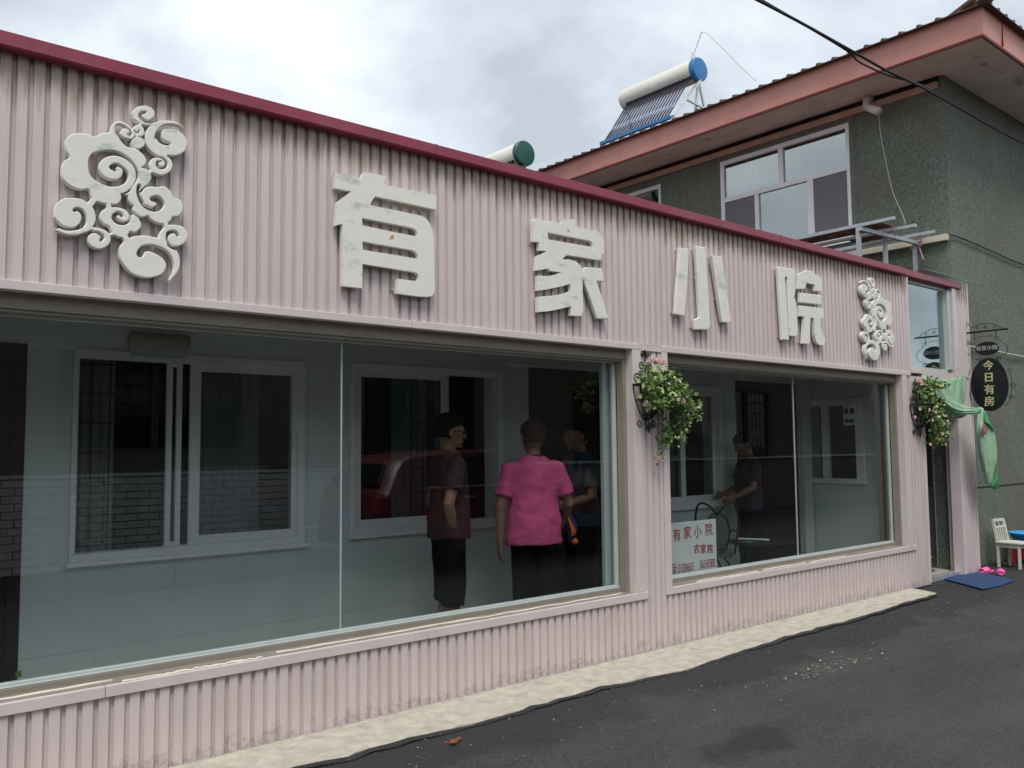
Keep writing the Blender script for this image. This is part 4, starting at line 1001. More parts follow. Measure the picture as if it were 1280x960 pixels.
s1 = [[P(835, 500, -.12), P(833, 525, -.10), P(836, 545, -.08), P(831, 560, -.07), P(823, 572, -.07)],
      [P(838, 500, -.14), P(842, 520, -.12), P(838, 540, -.1), P(832, 556, -.08)],
      [P(852, 500, -.16), P(858, 520, -.16), P(855, 540, -.15), P(849, 549, -.14)],
      [P(855, 492, -.18), P(866, 503, -.2), P(870, 515, -.2), P(873, 524, -.2)],
      [P(848, 505, -.16), P(853, 522, -.14), P(850, 535, -.13)], [P(828, 500, -.1), P(828, 530, -.06), P(829, 552, -.05)]]
planter(5.13, onY(812, 478, -.05).z-.02, 'black iron wall basket with long trailing ivy between the two big windows', 820, s1, b1_,
        [P(822, 452, -.1)+(.035,), P(829, 453, -.11)+(.038,), P(816, 450, -.09)+(.03,), P(808, 506, -.14)+(.032,), P(854, 502, -.2)+(.034,), P(861, 519, -.18)+(.022,), P(824, 505, -.15)+(.022,), P(824, 573, -.09)+(.02,)])
b2_ = [P(1160, 478, -.1)+(.13, .05), P(1155, 492, -.1)+(.12, .08), P(1166, 505, -.12)+(.17, .11), P(1168, 520, -.12)+(.16, .12), P(1160, 515, -.1)+(.17, .1), P(1172, 535, -.1)+(.11, .1), P(1170, 548, -.09)+(.07, .05), P(1172, 482, -.12)+(.12, .04)]
s2 = [[P(1165, 520, -.1), P(1168, 540, -.08), P(1171, 555, -.07)], [P(1172, 520, -.1), P(1178, 535, -.1), P(1176, 548, -.1)], [P(1145, 478, -.05), P(1148, 490, -.06), P(1150, 505, -.07)]]
planter(9.70, onY(1148, 505, -.08).z, 'black iron wall basket with a dense drooping bush of pink flowers beside the entrance', 850, s2, b2_,
        [P(1148, 476, -.1)+(.05,), P(1152, 480, -.11)+(.045,)]+[P(x, y, -.2)+(.026,) for x, y in ((1150, 512), (1162, 513), (1170, 516), (1166, 526), (1144, 522), (1178, 543), (1163, 556), (1180, 530))])

# ================================================================== OVAL SIGNS
br = thing('sign_bracket', 'black wrought iron bracket with scrolls sticking out from the door post', 'bracket', (11.21, -.02, 2.6))
XS = 11.15
def yz(px, py): v = onX(px, py, XS); return (v.x, v.y, v.z)
MB().tube([yz(1207, 416.5), yz(1260, 411)], .011, 6).build('arm', m_black, br)
MB().tube([yz(1203.5, 402), yz(1204.5, 437)], .012, 6).build('wall_plate', m_black, br)
def spl(c, r, s, e, a0=0, n=20):
    Pp = []
    for i in range(n): th = a0+i*.42; rr = r*(1-i/(n+4)); Pp.append((c[0], c[1]+s*rr*math.cos(th), c[2]+e*rr*math.sin(th)))
    return Pp
for c, r, s, e in ((yz(1209, 406), .03, 1, 1), (yz(1210, 428), .03, 1, -1), (yz(1221, 410), .022, -1, 1), (yz(1232, 409), .025, 1, 1), (yz(1243, 409), .022, -1, 1), (yz(1208, 490), .03, 1, 1), (yz(1208, 481), .03, 1, -1)):
    MB().tube(spl(c, r, s, e), .0035, 5).build('scroll', m_black, br)
MB().tube(smooth_pts([yz(1214, 410), yz(1223, 406), yz(1235, 404), yz(1247, 407), yz(1255, 411)], 5), .0035, 5).build('crest', m_black, br)
for px in (1218, 1245): MB().tube([yz(px, 414), yz(px, 425)], .005, 5).build('hanger', m_black, br)
def oval(label, c, ry, rz, txts, m_t, deco):
    c = Vector(c); t = thing('hanging_sign', label, 'sign', (c.x, c.y, c.z-rz), 'black oval signs on the iron bracket')
    pl = [(math.cos(a*math.pi/20)*ry, math.sin(a*math.pi/20)*rz) for a in range(40)]
    MB().prism([pl], lambda u, v, d: (c.x-.012+d, c.y+u, c.z+v), .024).build('board', m_signblack, t, bevel=.003)
    for (s, size, u, v) in txts:
        me = text_mesh(s, size, .006, size*.016)
        me.transform(Matrix(((0, 0, -1, 0), (-1, 0, 0, 0), (0, 1, 0, 0), (0, 0, 0, 1))))  # text x -> -Y, up -> Z, faces -X
        me.transform(Matrix.Translation((c.x-.0155, c.y-u, c.z+v)))
        link('lettering', me, m_t, t)
    for Pp in deco: MB().tube(Pp, .0035, 5).build('iron_curl', m_black, t)
cs = Vector(yz(1234, 435.5)); cb = Vector(yz(1237, 480.5))
ryS = abs(yz(1220, 436)[1]-yz(1248, 433)[1])/2*1.06; rzS = (yz(1234, 427)[2]-yz(1234, 444)[2])/2
d1 = [smooth_pts([yz(1221, 426), yz(1218, 430), yz(1209, 431), yz(1208, 440), yz(1215, 446), yz(1217, 450)], 5), smooth_pts([yz(1247, 423), yz(1252, 427), yz(1259, 432), yz(1258, 441), yz(1252, 445), yz(1250, 449)], 5),
      smooth_pts([yz(1217, 425), yz(1226, 421), yz(1238, 420), yz(1249, 421)], 5), [yz(1219, 449), yz(1228, 452), yz(1240, 451), yz(1250, 447)]]
oval('small black oval sign reading 有家小院 hung under the iron bracket', cs, ryS, rzS, [('有家小院', .062, 0, 0)], m_silver, d1)
ryB = abs(yz(1213.5, 481)[1]-yz(1260.5, 479)[1])/2; rzB = (yz(1237, 447)[2]-yz(1237, 514)[2])/2
d2 = [smooth_pts([yz(1212, 462), yz(1210, 480), yz(1214, 500)], 5), smooth_pts([yz(1262, 465), yz(1265, 480), yz(1262, 500), yz(1256, 508)], 5), spl(yz(1267, 482), .035, 1, 1), spl(yz(1264, 496), .03, -1, -1), spl(yz(1262, 463), .03, 1, 1), spl(yz(1248, 449), .03, 1, 1), spl(yz(1225, 450), .03, -1, 1)]
oval('large black oval sign reading 今日有房 in yellow down its middle', cb, ryB, rzB, [('今', .125, .0, .222), ('日', .125, .0, .078), ('有', .125, .0, -.070), ('房', .125, -.005, -.215)], m_gold, d2)

# ================================================================== CLOTH over the entrance
cl = thing('door_cloth', 'mint green cloth with a faded flower slung over the entrance and tied by the post', 'cloth', (10.4, -.1, 2.3))
tx0_ = bpy.data.textures.new('folds', 'CLOUDS'); tx0_.noise_scale = .07; tx0_.noise_depth = 2
def sheet(rows, name, m, thick=.0015, k=9, wr=.012, parent=cl, run='i'):
    """rows: list of polylines (same length) of 3D points; smooth surface with folds"""
    R2 = [smooth_pts(r, k) for r in rows]; cols = list(zip(*R2)); G = [smooth_pts([tuple(p) for p in c], k) for c in cols]
    nx, nz = len(G), len(G[0]); mb = MB()
    for i in range(nx):
        for j in range(nz):
            p = G[i][j]; fa, fb = (i, j) if run == 'i' else (j, i); w = .75*wr*(1.3*(1-abs(math.sin(fa*.62+.35*math.sin(fb*.21)+fb*.05)))+.9*math.sin(fa*.23+fb*.11)+.35*abs(math.sin(fa*1.3-fb*.17))); mb.v.append((p[0], p[1]-w, p[2]))
    for i in range(nx-1):
        for j in range(nz-1): mb.f.append((i*nz+j, (i+1)*nz+j, (i+1)*nz+j+1, i*nz+j+1))
    o = mb.build(name, m, parent, smooth=True); d = o.modifiers.new('w', 'DISPLACE'); d.texture = tx0_; d.strength = .008; d.mid_level = .5; d.texture_coords = 'GLOBAL'; s = o.modifiers.new('thick', 'SOLIDIFY'); s.thickness = thick; return o
# flat piece pinned along the lintel
sheet([[P(1151, 469, -.03), P(1165, 473, -.03), P(1180, 475, -.03), P(1195, 473, -.03), P(1206, 466, -.03)],
       [P(1152, 474, -.06), P(1165, 484, -.05), P(1180, 492, -.04), P(1194, 497, -.04), P(1206, 486, -.04)],
       [P(1156, 478, -.08), P(1168, 490, -.07), P(1182, 503, -.06), P(1196, 512, -.05), P(1206, 500, -.045)]], 'pinned_cloth', m_cloth, wr=.014)
# diagonal twisted swag
sheet([[P(1168, 484, -.12), P(1180, 494, -.14), P(1195, 503, -.16), P(1210, 508, -.19), P(1226, 510, -.22)],
       [P(1172, 495, -.15), P(1183, 505, -.18), P(1196, 512, -.2), P(1210, 514, -.22), P(1226, 513, -.235)],
       [P(1176, 502, -.13), P(1187, 513, -.15), P(1198, 518, -.17), P(1211, 518, -.2), P(1225, 517, -.22)]], 'twisted_swag', m_cloth, run='j', wr=.012)
sheet([[P(1172, 497, -.1), P(1184, 507, -.11), P(1196, 513, -.12), P(1209, 517, -.13)],
       [P(1178, 510, -.11), P(1188, 518, -.12), P(1198, 520, -.12), P(1208, 519, -.13)],
       [P(1184, 517, -.10), P(1192, 522, -.11), P(1200, 523, -.11), P(1207, 519, -.12)]], 'hanging_fold', m_cloth, run='j', wr=.010)
MB().ell(P(1225, 513, -.24), (.035, .045, .04), 10, 8).build('knot', m_cloth, cl, smooth=True)
# tail hanging from the sign side
tail = sheet([[P(1220, 520, -.24), P(1226, 513, -.26), P(1230, 514, -.27), P(1231, 516, -.25)],
       [P(1219, 540, -.22), P(1226, 538, -.28), P(1235, 536, -.27), P(1241, 541, -.23)],
       [P(1221, 565, -.21), P(1229, 565, -.28), P(1238, 563, -.27), P(1244, 560, -.22)],
       [P(1227, 585, -.21), P(1232, 585, -.27), P(1239, 583, -.26), P(1243, 580, -.22)],
       [P(1233, 603, -.21), P(1234, 605, -.24), P(1236, 604, -.23), P(1238, 600, -.21)]], 'hanging_tail', m_cloth, wr=.018)
sheet([[P(1229, 513, -.27), P(1232, 516, -.28), P(1234, 520, -.27)],
       [P(1231, 528, -.30), P(1238, 532, -.30), P(1243, 540, -.26)]], 'inner_fold', m_cloth2, wr=.004)
sheet([[P(1243, 580, -.22), P(1244, 586, -.25), P(1245, 590, -.22)],
       [P(1240, 598, -.22), P(1245, 602, -.26), P(1249, 600, -.22)],
       [P(1237, 606, -.21), P(1243, 612, -.23), P(1248, 610, -.21)]], 'vivid_corner', m_cloth2, wr=.008)
mb = MB(); q = Vector(P(1230, 537, -.315))
for k in range(12):
    a = k*.55; mb.ell((q.x+.035*math.cos(a), q.y+.004*math.sin(k), q.z+.045*math.sin(a)), (.03, .004, .026), 7, 4)
mb.build('flower_print', mat('faded rose print', (.36, .10, .13), rough=.8, var=.3, scale=30), cl, smooth=True)

# ================================================================== THINGS BY THE DOOR
mb = MB(); mp_ = [(10.36, .10), (10.62, .08), (10.72, .02), (11.12, -.02), (10.98, -.28), (10.72, -.56), (10.3, -.58), (9.88, -.55), (10.1, -.25)]
mb.prism([mp_], lambda u, v, d: (u, v, .016-d+.004*math.sin(u*9)), .014); tag(mb.build('door_mat', m_matblue, bevel=.003), 'worn dark blue mat lying on the asphalt before the entrance', 'mat')
def slipper(loc, rz, label):
    t = thing('slipper', label, 'slipper', loc, 'pink slippers beside the door post'); mt_ = Matrix.Rotation(rz, 3, 'Z'); L = Vector(loc)
    def w(v): return mt_ @ Vector(v)+L
    out = [(.045*math.cos(a)*(1.1 if math.sin(a) > 0 else .85), .125*math.sin(a)) for a in [i*math.pi/10 for i in range(20)]]
    MB().prism([out], lambda u, v, d: w((u, v, .028-d)), .026).build('sole', m_pinkp, t, bevel=.006)
    mb = MB(); n = 8
    rows = []
    for k in range(5):
        y = .0+k*.025; h = .055-.004*k
        rows.append([w((.052*math.cos(math.pi*i/n)*(1-.05*k), y, .02+h*math.sin(math.pi*i/n))) for i in range(n+1)])
    for r in rows: mb.v += [tuple(v) for v in r]
    for j in range(4):
        for i in range(n): mb.f.append((j*(n+1)+i, j*(n+1)+i+1, (j+1)*(n+1)+i+1, (j+1)*(n+1)+i))
    o = mb.build('strap', m_pinkp, t, smooth=True); s = o.modifiers.new('t', 'SOLIDIFY'); s.thickness = .008
slipper((11.22, -.08, .0), R_(75), 'hot pink plastic slipper nearest the pink door post')
slipper((11.20, -.24, .0), R_(110), 'hot pink plastic slipper a little farther from the post, pointing to the street')
# small white chair
def small_chair():
    cx, cy = 11.95, -.13; t = thing('small_chair', 'small chipped white wooden chair with slatted back against the green wall', 'chair', (cx, cy, 0))
    # faces the street (-Y), turned so the back is towards the post
    ang = R_(172); Rm = Matrix.Rotation(ang, 3, 'Z')
    def w(x, y, z): v = Rm @ Vector((x, y, 0)); return Vector((cx+v.x, cy+v.y, z))
    for sx in (-1, 1):
        MB().bar(w(sx*.13, -.13, 0), w(sx*.13, -.13, .30), .028).build('leg', m_chairw, t)
        MB().bar(w(sx*.13, .13, 0), w(sx*.125, .13, .30), .028).build('leg', m_chairw, t)
        MB().bar(w(sx*.125, -.135, .30), w(sx*.115, -.19, .60), .03).build('back_post', m_chairw, t)
    mb = MB(); mb.prism([[(-.16, -.15), (.16, -.15), (.15, .17), (-.15, .17)]], lambda u, v, d: w(u, v, .325-d), .024); mb.build('seat', m_chairw, t, bevel=.006)
    for a in ((-.13, -.13, .13, -.13), (-.13, .13, .13, .13), (-.13, -.13, -.13, .13), (.13, -.13, .13, .13)): MB().bar(w(a[0], a[1], .275), w(a[2], a[3], .275), .014, .04).build('apron', m_chairw, t)
    MB().bar(w(-.115, -.188, .585), w(.115, -.188, .585), .022, .035).build('top_rail', m_chairw, t)
    MB().bar(w(-.118, -.172, .50), w(.118, -.172, .50), .018, .025).build('mid_rail', m_chairw, t)
    for x in (-.05, 0, .05): MB().bar(w(x, -.172, .50), w(x, -.14, .325), .014).build('slat', m_chairw, t)
    MB().bar(w(-.04, -.185, .50), w(.03, -.188, .58), .012).build('slat', m_chairw, t)
small_chair()
bs = thing('wash_basin', 'bright blue plastic basin standing on the red stool at the right edge', 'basin', (12.3, -.05, .33))
mb = MB(); n = 28; rings = [(.17, .21), (.20, .26), (.245, .385), (.262, .392), (.262, .380)]
def lathe(mb, cx, cy, rings, n=28, cap=True):
    b = len(mb.v)
    for r, z in rings:
        for i in range(n): a = 2*math.pi*i/n; mb.v.append((cx+r*math.cos(a), cy+r*math.sin(a), z))
    for k in range(len(rings)-1):
        for i in range(n): mb.f.append((b+k*n+i, b+k*n+(i+1) % n, b+(k+1)*n+(i+1) % n, b+(k+1)*n+i))
    if cap: mb.f.append(tuple(b+i for i in range(n)))
bcx, bcy = 12.50, -.17
mb = MB(); lathe(mb, bcx, bcy, [(.19, .235), (.225, .30), (.27, .392), (.285, .398), (.285, .388)]); o = mb.build('bowl', m_basin, bs, smooth=True); s = o.modifiers.new('t', 'SOLIDIFY'); s.thickness = .006
MB().tube([(bcx+.285*math.cos(a*math.pi/16), bcy+.285*math.sin(a*math.pi/16), .394) for a in range(33)], .008, 6).build('rim', m_basin, bs, smooth=True)
sl = thing('plastic_stool', 'low red plastic stool holding the blue basin', 'stool', (bcx, bcy, 0))
MB().prism([[(-.19, -.19), (.19, -.19), (.19, .19), (-.19, .19)]], lambda u, v, d: (bcx+u, bcy+v, .232-d), .03).build('seat', m_redp, sl, bevel=.01)
for sx in (-1, 1):
    for sy in (-1, 1): MB().bar((bcx+sx*.19, bcy+sy*.19, 0), (bcx+sx*.165, bcy+sy*.165, .205), .045).build('leg', m_redp, sl)
for s_ in (-1, 1):
    MB().box(bcx-.15, bcx+.15, bcy+s_*.17-.006, bcy+s_*.17+.006, .06, .2).build('side_panel', m_redp, sl)
    MB().box(bcx+s_*.17-.006, bcx+s_*.17+.006, bcy-.15, bcy+.15, .06, .2).build('side_panel', m_redp, sl)

# ================================================================== THINGS BEHIND THE GLASS
bd = thing('notice_board', 'white board with red handwriting and phone numbers leaning inside the right window', 'notice board', (6.02, .25, .48))
MB().box(5.42, 6.325, .245, .255, .50, .932).build('board', m_board, bd, bevel=.002)
def btext(s, size, cx, cz, sx=1., bold=.02, rot=0.):
    me = text_mesh(s, size, .001, size*bold*.7); me.transform(Matrix.Diagonal((sx, 1, 1, 1))); me.transform(Matrix.Rotation(rot, 4, 'Z'))
    me.transform(Matrix(((1, 0, 0, 0), (0, 0, -1, 0), (0, 1, 0, 0), (0, 0, 0, 1)))); me.transform(Matrix.Translation((cx, .2438, cz))); link('lettering', me, m_redink, bd)
for ch, px, py in (('有', 846, 668), ('家', 859, 665), ('小', 872, 664), ('院', 886, 661)):
    p = onY(px, py+2, .245); btext(ch, .115, p.x, p.z, .95, .015, random.uniform(-.08, .08))
for ch, px in (('农', 871), ('家', 879), ('院', 887.5)):
    p = onY(px, 687, .245); btext(ch, .085, p.x, p.z, 1., .025)
p = onY(862, 709, .245); btext('15133845615', .10, p.x-.055, p.z-.002, .40, .012); p2 = onY(884, 705, .245); btext('15612475858', .10, p2.x, p2.z, .40, .012)
p = onY(843, 712, .245); btext('话:', .095, p.x+.0, p.z, .6, .02)
# wire garden chair
wc = thing('wire_chair', 'black wire chair with heart shaped back and round padded seat behind the right window', 'chair', (7.0, .8, .035))
cx, cy, fz = 6.98, .80, .035
Rw = Matrix.Rotation(R_(-35), 3, 'Z')
def w3(x, y, z): v = Rw @ Vector((x, y, 0)); return Vector((cx+v.x, cy+v.y, fz+z*1.1))
MB().prism([[(.2*math.cos(a*math.pi/12), .2*math.sin(a*math.pi/12)) for a in range(24)]], lambda u, v, d: w3(u, v, .48-d), .06).build('seat', m_seat, wc, bevel=.02)
for sx in (-1, 1):
    MB().tube(smooth_pts([w3(sx*.05, .17, .44), w3(sx*.15, .19, .3), w3(sx*.2, .22, 0)], 5), .011, 7).build('leg', m_black, wc, smooth=True)
    MB().tube(smooth_pts([w3(sx*.05, -.17, .44), w3(sx*.15, -.19, .3), w3(sx*.2, -.22, 0)], 5), .011, 7).build('leg', m_black, wc, smooth=True)
    MB().tube(smooth_pts([w3(sx*.18, -.15, .45), w3(sx*.2, -.19, .62), w3(sx*.21, -.2, .8), w3(sx*.17, -.2, .9), w3(sx*.08, -.2, .88), w3(0, -.2, .80)], 6), .011, 7).build('back_loop', m_black, wc, smooth=True)
    MB().tube(smooth_pts([w3(sx*.205, -.19, .66), w3(sx*.24, -.02, .64), w3(sx*.24, .12, .62), w3(sx*.2, .16, .46)], 6), .010, 7).build('arm', m_black, wc, smooth=True)
MB().ell(w3(0, -.185, .64), (.12, .02, .17), 20, 12, rot=Rw).build('back_pad', m_seat, wc, smooth=True)
MB().tube([w3(.125*math.cos(a*math.pi/12), -.195, .64+.175*math.sin(a*math.pi/12)) for a in range(25)], .008, 6).build('pad_ring', m_black, wc, smooth=True)
tb = thing('low_table', 'dark low table with papers on it beside the wire chair', 'table', (7.75, .7, .035))
MB().prism([[(.38*math.cos(a*math.pi/14), .3*math.sin(a*math.pi/14)) for a in range(28)]], lambda u, v, d: (7.72+u, .72+v, .60-d), .025).build('table_top', m_black, tb, bevel=.005)
for a in range(4):
    th = a*math.pi/2+.6; MB().tube([(7.72+.12*math.cos(th), .72+.1*math.sin(th), .575), (7.72+.25*math.cos(th), .72+.22*math.sin(th), .036)], .014, 7).build('leg', m_black, tb)
tag(MB().box(7.40, 7.50, .66, .74, .602, .61).build('notebook', mat('green notebook', (.05, .25, .08), rough=.5), bevel=.002), 'thin green notebook lying on the dark low table', 'notebook')
tag(MB().bar((7.45, .85, .63), (7.7, .62, .615), .03, .012).build('folded_paper', m_board), 'strip of folded white paper on the low table', 'paper')
# pot plant at the far left
pp = thing('pot_plant', 'small leafy green pot plant behind the glass at the left edge', 'plant', (.72, .55, .035))
mb = MB(); lathe(mb, .72, .55, [(.09, .036), (.12, .36), (.13, .38), (.11, .37)]); mb.build('pot', m_rustp, pp, smooth=True)
leaf_cloud('leaves', lambda: (random.gauss(.72, .05), random.gauss(.55, .05), .47+random.gauss(0, .04)), 200, m_leafa, pp, .03, .05)
for k in range(8): MB().tube([(.72, .55, .36), (.72+random.gauss(0, .07), .55+random.gauss(0, .05), .5)], .004, 5).build('stem', m_stem, pp)

# ================================================================== PEOPLE
def remesh(mb, name, m, parent, vox, smooth_it=4):
    me = bpy.data.meshes.new(name); me.from_pydata(mb.v, [], mb.f)
    bm = bmesh.new(); bm.from_mesh(me); bmesh.ops.recalc_face_normals(bm, faces=bm.faces); bm.to_mesh(me); bm.free()
    o = bpy.data.objects.new('tmp', me); C.objects.link(o)
    r = o.modifiers.new('r', 'REMESH'); r.mode = 'VOXEL'; r.voxel_size = vox
    if smooth_it: s = o.modifiers.new('s', 'SMOOTH'); s.iterations = smooth_it; s.factor = .5
    bpy.context.view_layer.update()
    me2 = bpy.data.meshes.new_from_object(o.evaluated_get(bpy.context.evaluated_depsgraph_get())); bpy.data.objects.remove(o)
    me2.name = name; me2.materials.clear(); return link(name, me2, m, parent, smooth=True)
tx = bpy.data.textures.new('wrinkles', 'CLOUDS'); tx.noise_scale = .11; tx.noise_depth = 3
tx2 = bpy.data.textures.new('locks', 'CLOUDS'); tx2.noise_scale = .018; tx2.noise_depth = 2
def wrinkle(o, tex, k):
    d = o.modifiers.new('w', 'DISPLACE'); d.texture = tex; d.strength = k; d.mid_level = .5; d.texture_coords = 'GLOBAL'; return o
def person(label, loc, rz, h, sex, mats, arms, opts):
    """arms: for s in (-1 left, +1 right): (elbow offset from shoulder, wrist offset from elbow, hand curl) in body axes x right, y forward, z up"""
    t = thing('person', label, 'person', loc); k = h/1.70; Rm = Matrix.Rotation(rz, 3, 'Z'); L = Vector(loc)
    def w(v): return Rm @ (Vector(v)*k)+L
    wd_ = opts.get('wide', 1.); hk = k*opts.get('head', 1.); hz = opts.get('hem', .88)
    sh = (.185 if sex == 'm' else .165)*wd_; hw = (.16 if sex == 'm' else .165)*wd_
    head_rot = Matrix.Rotation(opts.get('turn', 0), 3, 'Z'); tilt = opts.get('tilt', 0); ht = Matrix.Rotation(-tilt, 3, 'X')
    hc = Vector((0, .02, 1.50))
    def hd(v): return w(head_rot @ (ht @ ((Vector(v)-hc)*(hk/k)))+hc)
    hr = Rm @ head_rot @ ht
    legs = opts.get('legs', {-1: [(-.09, 0, .90), (-.10, .02, .48), (-.105, -.02, .08)], 1: [(.09, 0, .90), (.10, .02, .48), (.105, -.02, .08)]})
    body = MB()
    def tor(mb, inf):
        zs = [(.86, .14, .10), (.93, hw, .115), (1.02, hw-.02, .105), (1.15, hw-.015, .11), (1.28, sh-.015, .115), (1.37, sh-.02, .10), (1.43, sh*.62, .075), (1.47, .065, .06)]
        belly = opts.get('belly', 0)
        if inf: zs = [(hz, hw+.018, .128), (hz+.03, hw+.02, .13), (.98, hw+.01, .122), (1.05, hw+.004, .118)]+zs[3:]
        mb.tube([w((0, .005+(belly*.3 if 1 <= z <= 1.2 else 0), z)) for z, a, b in zs], [((a+inf)*k, (b+inf+(belly*.5 if .95 <= z <= 1.22 else 0))*k) for z, a, b in zs], 20, ref=Rm @ Vector((1, 0, 0)))
    tor(body, 0)
    body.tube([w((0, -.005, 1.40)), hd((0, .005, 1.49)), hd((0, .01, 1.55))], [.062*k, .053*k, .05*k], 14)
    body.ell(hd((0, .005, 1.60)), (.074*hk, .092*hk, .100*hk), 20, 14, hr); body.ell(hd((0, .040, 1.545)), (.054*hk, .060*hk, .062*hk), 16, 10, hr)
    body.ell(hd((0, .110, 1.575)), (.011*hk, .018*hk, .020*hk), 8, 6, hr); body.ell(hd((0, .100, 1.595)), (.008*hk, .012*hk, .028*hk), 8, 6, hr)
    body.ell(hd((0, .098, 1.540)), (.022*hk, .010*hk, .006*hk), 8, 6, hr); body.ell(hd((0, .096, 1.531)), (.018*hk, .010*hk, .006*hk), 8, 6, hr); body.ell(hd((0, .088, 1.505)), (.02*hk, .016*hk, .014*hk), 8, 6, hr)
    body.ell(hd((0, .088, 1.618)), (.05*hk, .012*hk, .010*hk), 10, 6, hr)
    for s in (-1, 1): body.ell(hd((s*.078, .0, 1.585)), (.010*hk, .020*hk, .030*hk), 8, 8, hr); body.ell(hd((s*.042, .066, 1.575)), (.022*hk, .02*hk, .02*hk), 8, 6, hr)
    sl = opts.get('sleeve', .62); shirt = MB(); tor(shirt, .016)
    def hand(wr, d, curl, s, side):
        """palm + four fingers + thumb; d direction of the forearm, side = thumb side"""
        d = d.normalized(); side = (side-side.dot(d)*d).normalized(); nrm = d.cross(side).normalized()*s
        pc = wr+d*.045*k; body.tube([wr-d*.01*k, wr+d*.03*k, wr+d*.08*k], [(.026*k, .017*k), (.036*k, .016*k), (.038*k, .014*k)], 12, ref=side)
        for q, (o_, ln) in enumerate(((.028, .072), (.010, .080), (-.009, .074), (-.027, .058))):
            p0 = wr+d*.078*k+side*o_*k; a = d; pts_ = [p0]
            for sg, ff in ((.42, .35), (.32, .8), (.26, 1.1)):
                a = (d*math.cos(curl*ff)+nrm*math.sin(curl*ff)).normalized(); pts_.append(pts_[-1]+a*ln*sg*k)
            body.tube(pts_, [.0095*k, .009*k, .0085*k, .0065*k], 8)
        p0 = wr+d*.022*k+side*.026*k; a = (d*.6+side*.75+nrm*.25).normalized(); b_ = (d*.92+side*.25+nrm*.3).normalized()
        body.tube([p0, p0+a*.035*k, p0+a*.035*k+b_*.030*k, p0+a*.035*k+b_*.052*k], [.013*k, .011*k, .0095*k, .007*k], 8)
    for s in (-1, 1):
        S = Vector((s*sh, 0, 1.375)); E_ = S+Vector(arms[s][0]); Wr = E_+Vector(arms[s][1])
        body.tube([w(S-Vector((s*.03, 0, -.01))), w(S.lerp(E_, .35)), w(E_), w(E_.lerp(Wr, .3)), w(Wr)], [.052*k, .047*k, .038*k, .038*k, .025*k], 14)
        hand(w(Wr), Rm @ Vector(arms[s][1]), arms[s][2], arms[s][3] if len(arms[s]) > 3 else 1, Rm @ Vector(arms[s][4] if len(arms[s]) > 4 else (0, 1, 0)))
        shirt.tube([w(S-Vector((s*.055, 0, -.005))), w(S+Vector((s*.005, 0, -.01))), w(S.lerp(E_, sl*.55)), w(S.lerp(E_, sl)), w(S.lerp(E_, sl+.03))], [.058*k, .066*k, .068*k, .070*k, .064*k], 16)
    pants = MB(); pants.tube([w((0, 0, .84)), w((0, 0, .9)), w((0, 0, .99)), w((0, 0, 1.03))], [(.15*k, .11*k), (.172*k, .125*k), (.158*k, .118*k), (.150*k, .112*k)], 18, ref=Rm @ Vector((1, 0, 0)))
    roll = opts.get('roll', 0)
    for s in (-1, 1):
        H, K, A = [Vector(v) for v in legs[s]]
        body.tube([w(H), w(H.lerp(K, .5)), w(K), w(K.lerp(A, .3)), w(A)], [.08*k, .07*k, .052*k, .054*k, .036*k], 14)
        body.tube([w(A+Vector((0, -.03, -.035))), w(A+Vector((0, .05, -.045))), w(A+Vector((0, .14, -.055)))], [.035*k, .036*k, .025*k], 10)
        if roll:
            e_ = K.lerp(A, roll); pants.tube([w(H+Vector((0, 0, .02))), w(H.lerp(K, .5)), w(K), w(K.lerp(A, roll*.7)), w(e_+Vector((0, 0, .05))), w(e_)], [.092*k, .090*k, .082*k, .080*k, .088*k, .082*k], 16)
        else: pants.tube([w(H+Vector((0, 0, .02))), w(H.lerp(K, .5)), w(K), w(K.lerp(A, .5)), w(A.lerp(K, .03))], [.094*k, .088*k, .074*k, .068*k, .066*k], 16)
        MB().tube([w(A+Vector((0, -.07, -.05))), w(A+Vector((0, -.05, -.04))), w(A+Vector((0, .05, -.045))), w(A+Vector((0, .15, -.055))), w(A+Vector((0, .175, -.06)))], [.02*k, .046*k, .048*k, .038*k, .015*k], 12).build('shoe', m_dark, t, smooth=True)
    remesh(body, 'body', mats['skin'], t, .0052, 3)
    wrinkle(remesh(shirt, 'shirt', mats['shirt'], t, .009, 5), tx, .024); wrinkle(remesh(pants, 'trousers', mats['pants'], t, .010, 5), tx, .022)
    if opts.get('collar'):
        MB().tube([w((.066*math.cos(a*math.pi/10), -.002+.062*math.sin(a*math.pi/10), 1.455+.012*math.cos(a*math.pi/10+1.5))) for a in range(21)], .012*k, 8).build('collar', m_dark, t, smooth=True)
    hr_ = MB(); hr_.ell(hd((0, -.012, 1.625)), (.085*hk, .098*hk, .095*hk), 20, 14, hr); hr_.ell(hd((0, -.035, 1.575)), (.078*hk, .072*hk, .075*hk), 16, 10, hr)
    if sex == 'm': hr_.ell(hd((0, .045, 1.672)), (.066*hk, .045*hk, .028*hk), 12, 8, hr)
    else: hr_.ell(hd((0, .03, 1.655)), (.078*hk, .06*hk, .055*hk), 12, 8, hr)
    hro = remesh(hr_, 'hair', mats['hair'], t, .006, 2)
    # cut the fringe so the face stays free
    bm = bmesh.new(); bm.from_mesh(hro.data); inv = hr.inverted(); kill = []
    o0 = hd((0, 0, 1.6))
    for v in bm.verts:
        q_ = inv @ (v.co-o0); q_ = q_/hk
        lim = .045 if sex == 'm' else .035
        if q_.y > .012 and q_.z < lim+.3*(q_.y-.09): kill.append(v)
        elif q_.z < -.055: kill.append(v)
    bmesh.ops.delete(bm, geom=kill, context='VERTS'); bm.to_mesh(hro.data); bm.free(); sld = hro.modifiers.new('t', 'SOLIDIFY'); sld.thickness = .006; wrinkle(hro, tx2, .022)
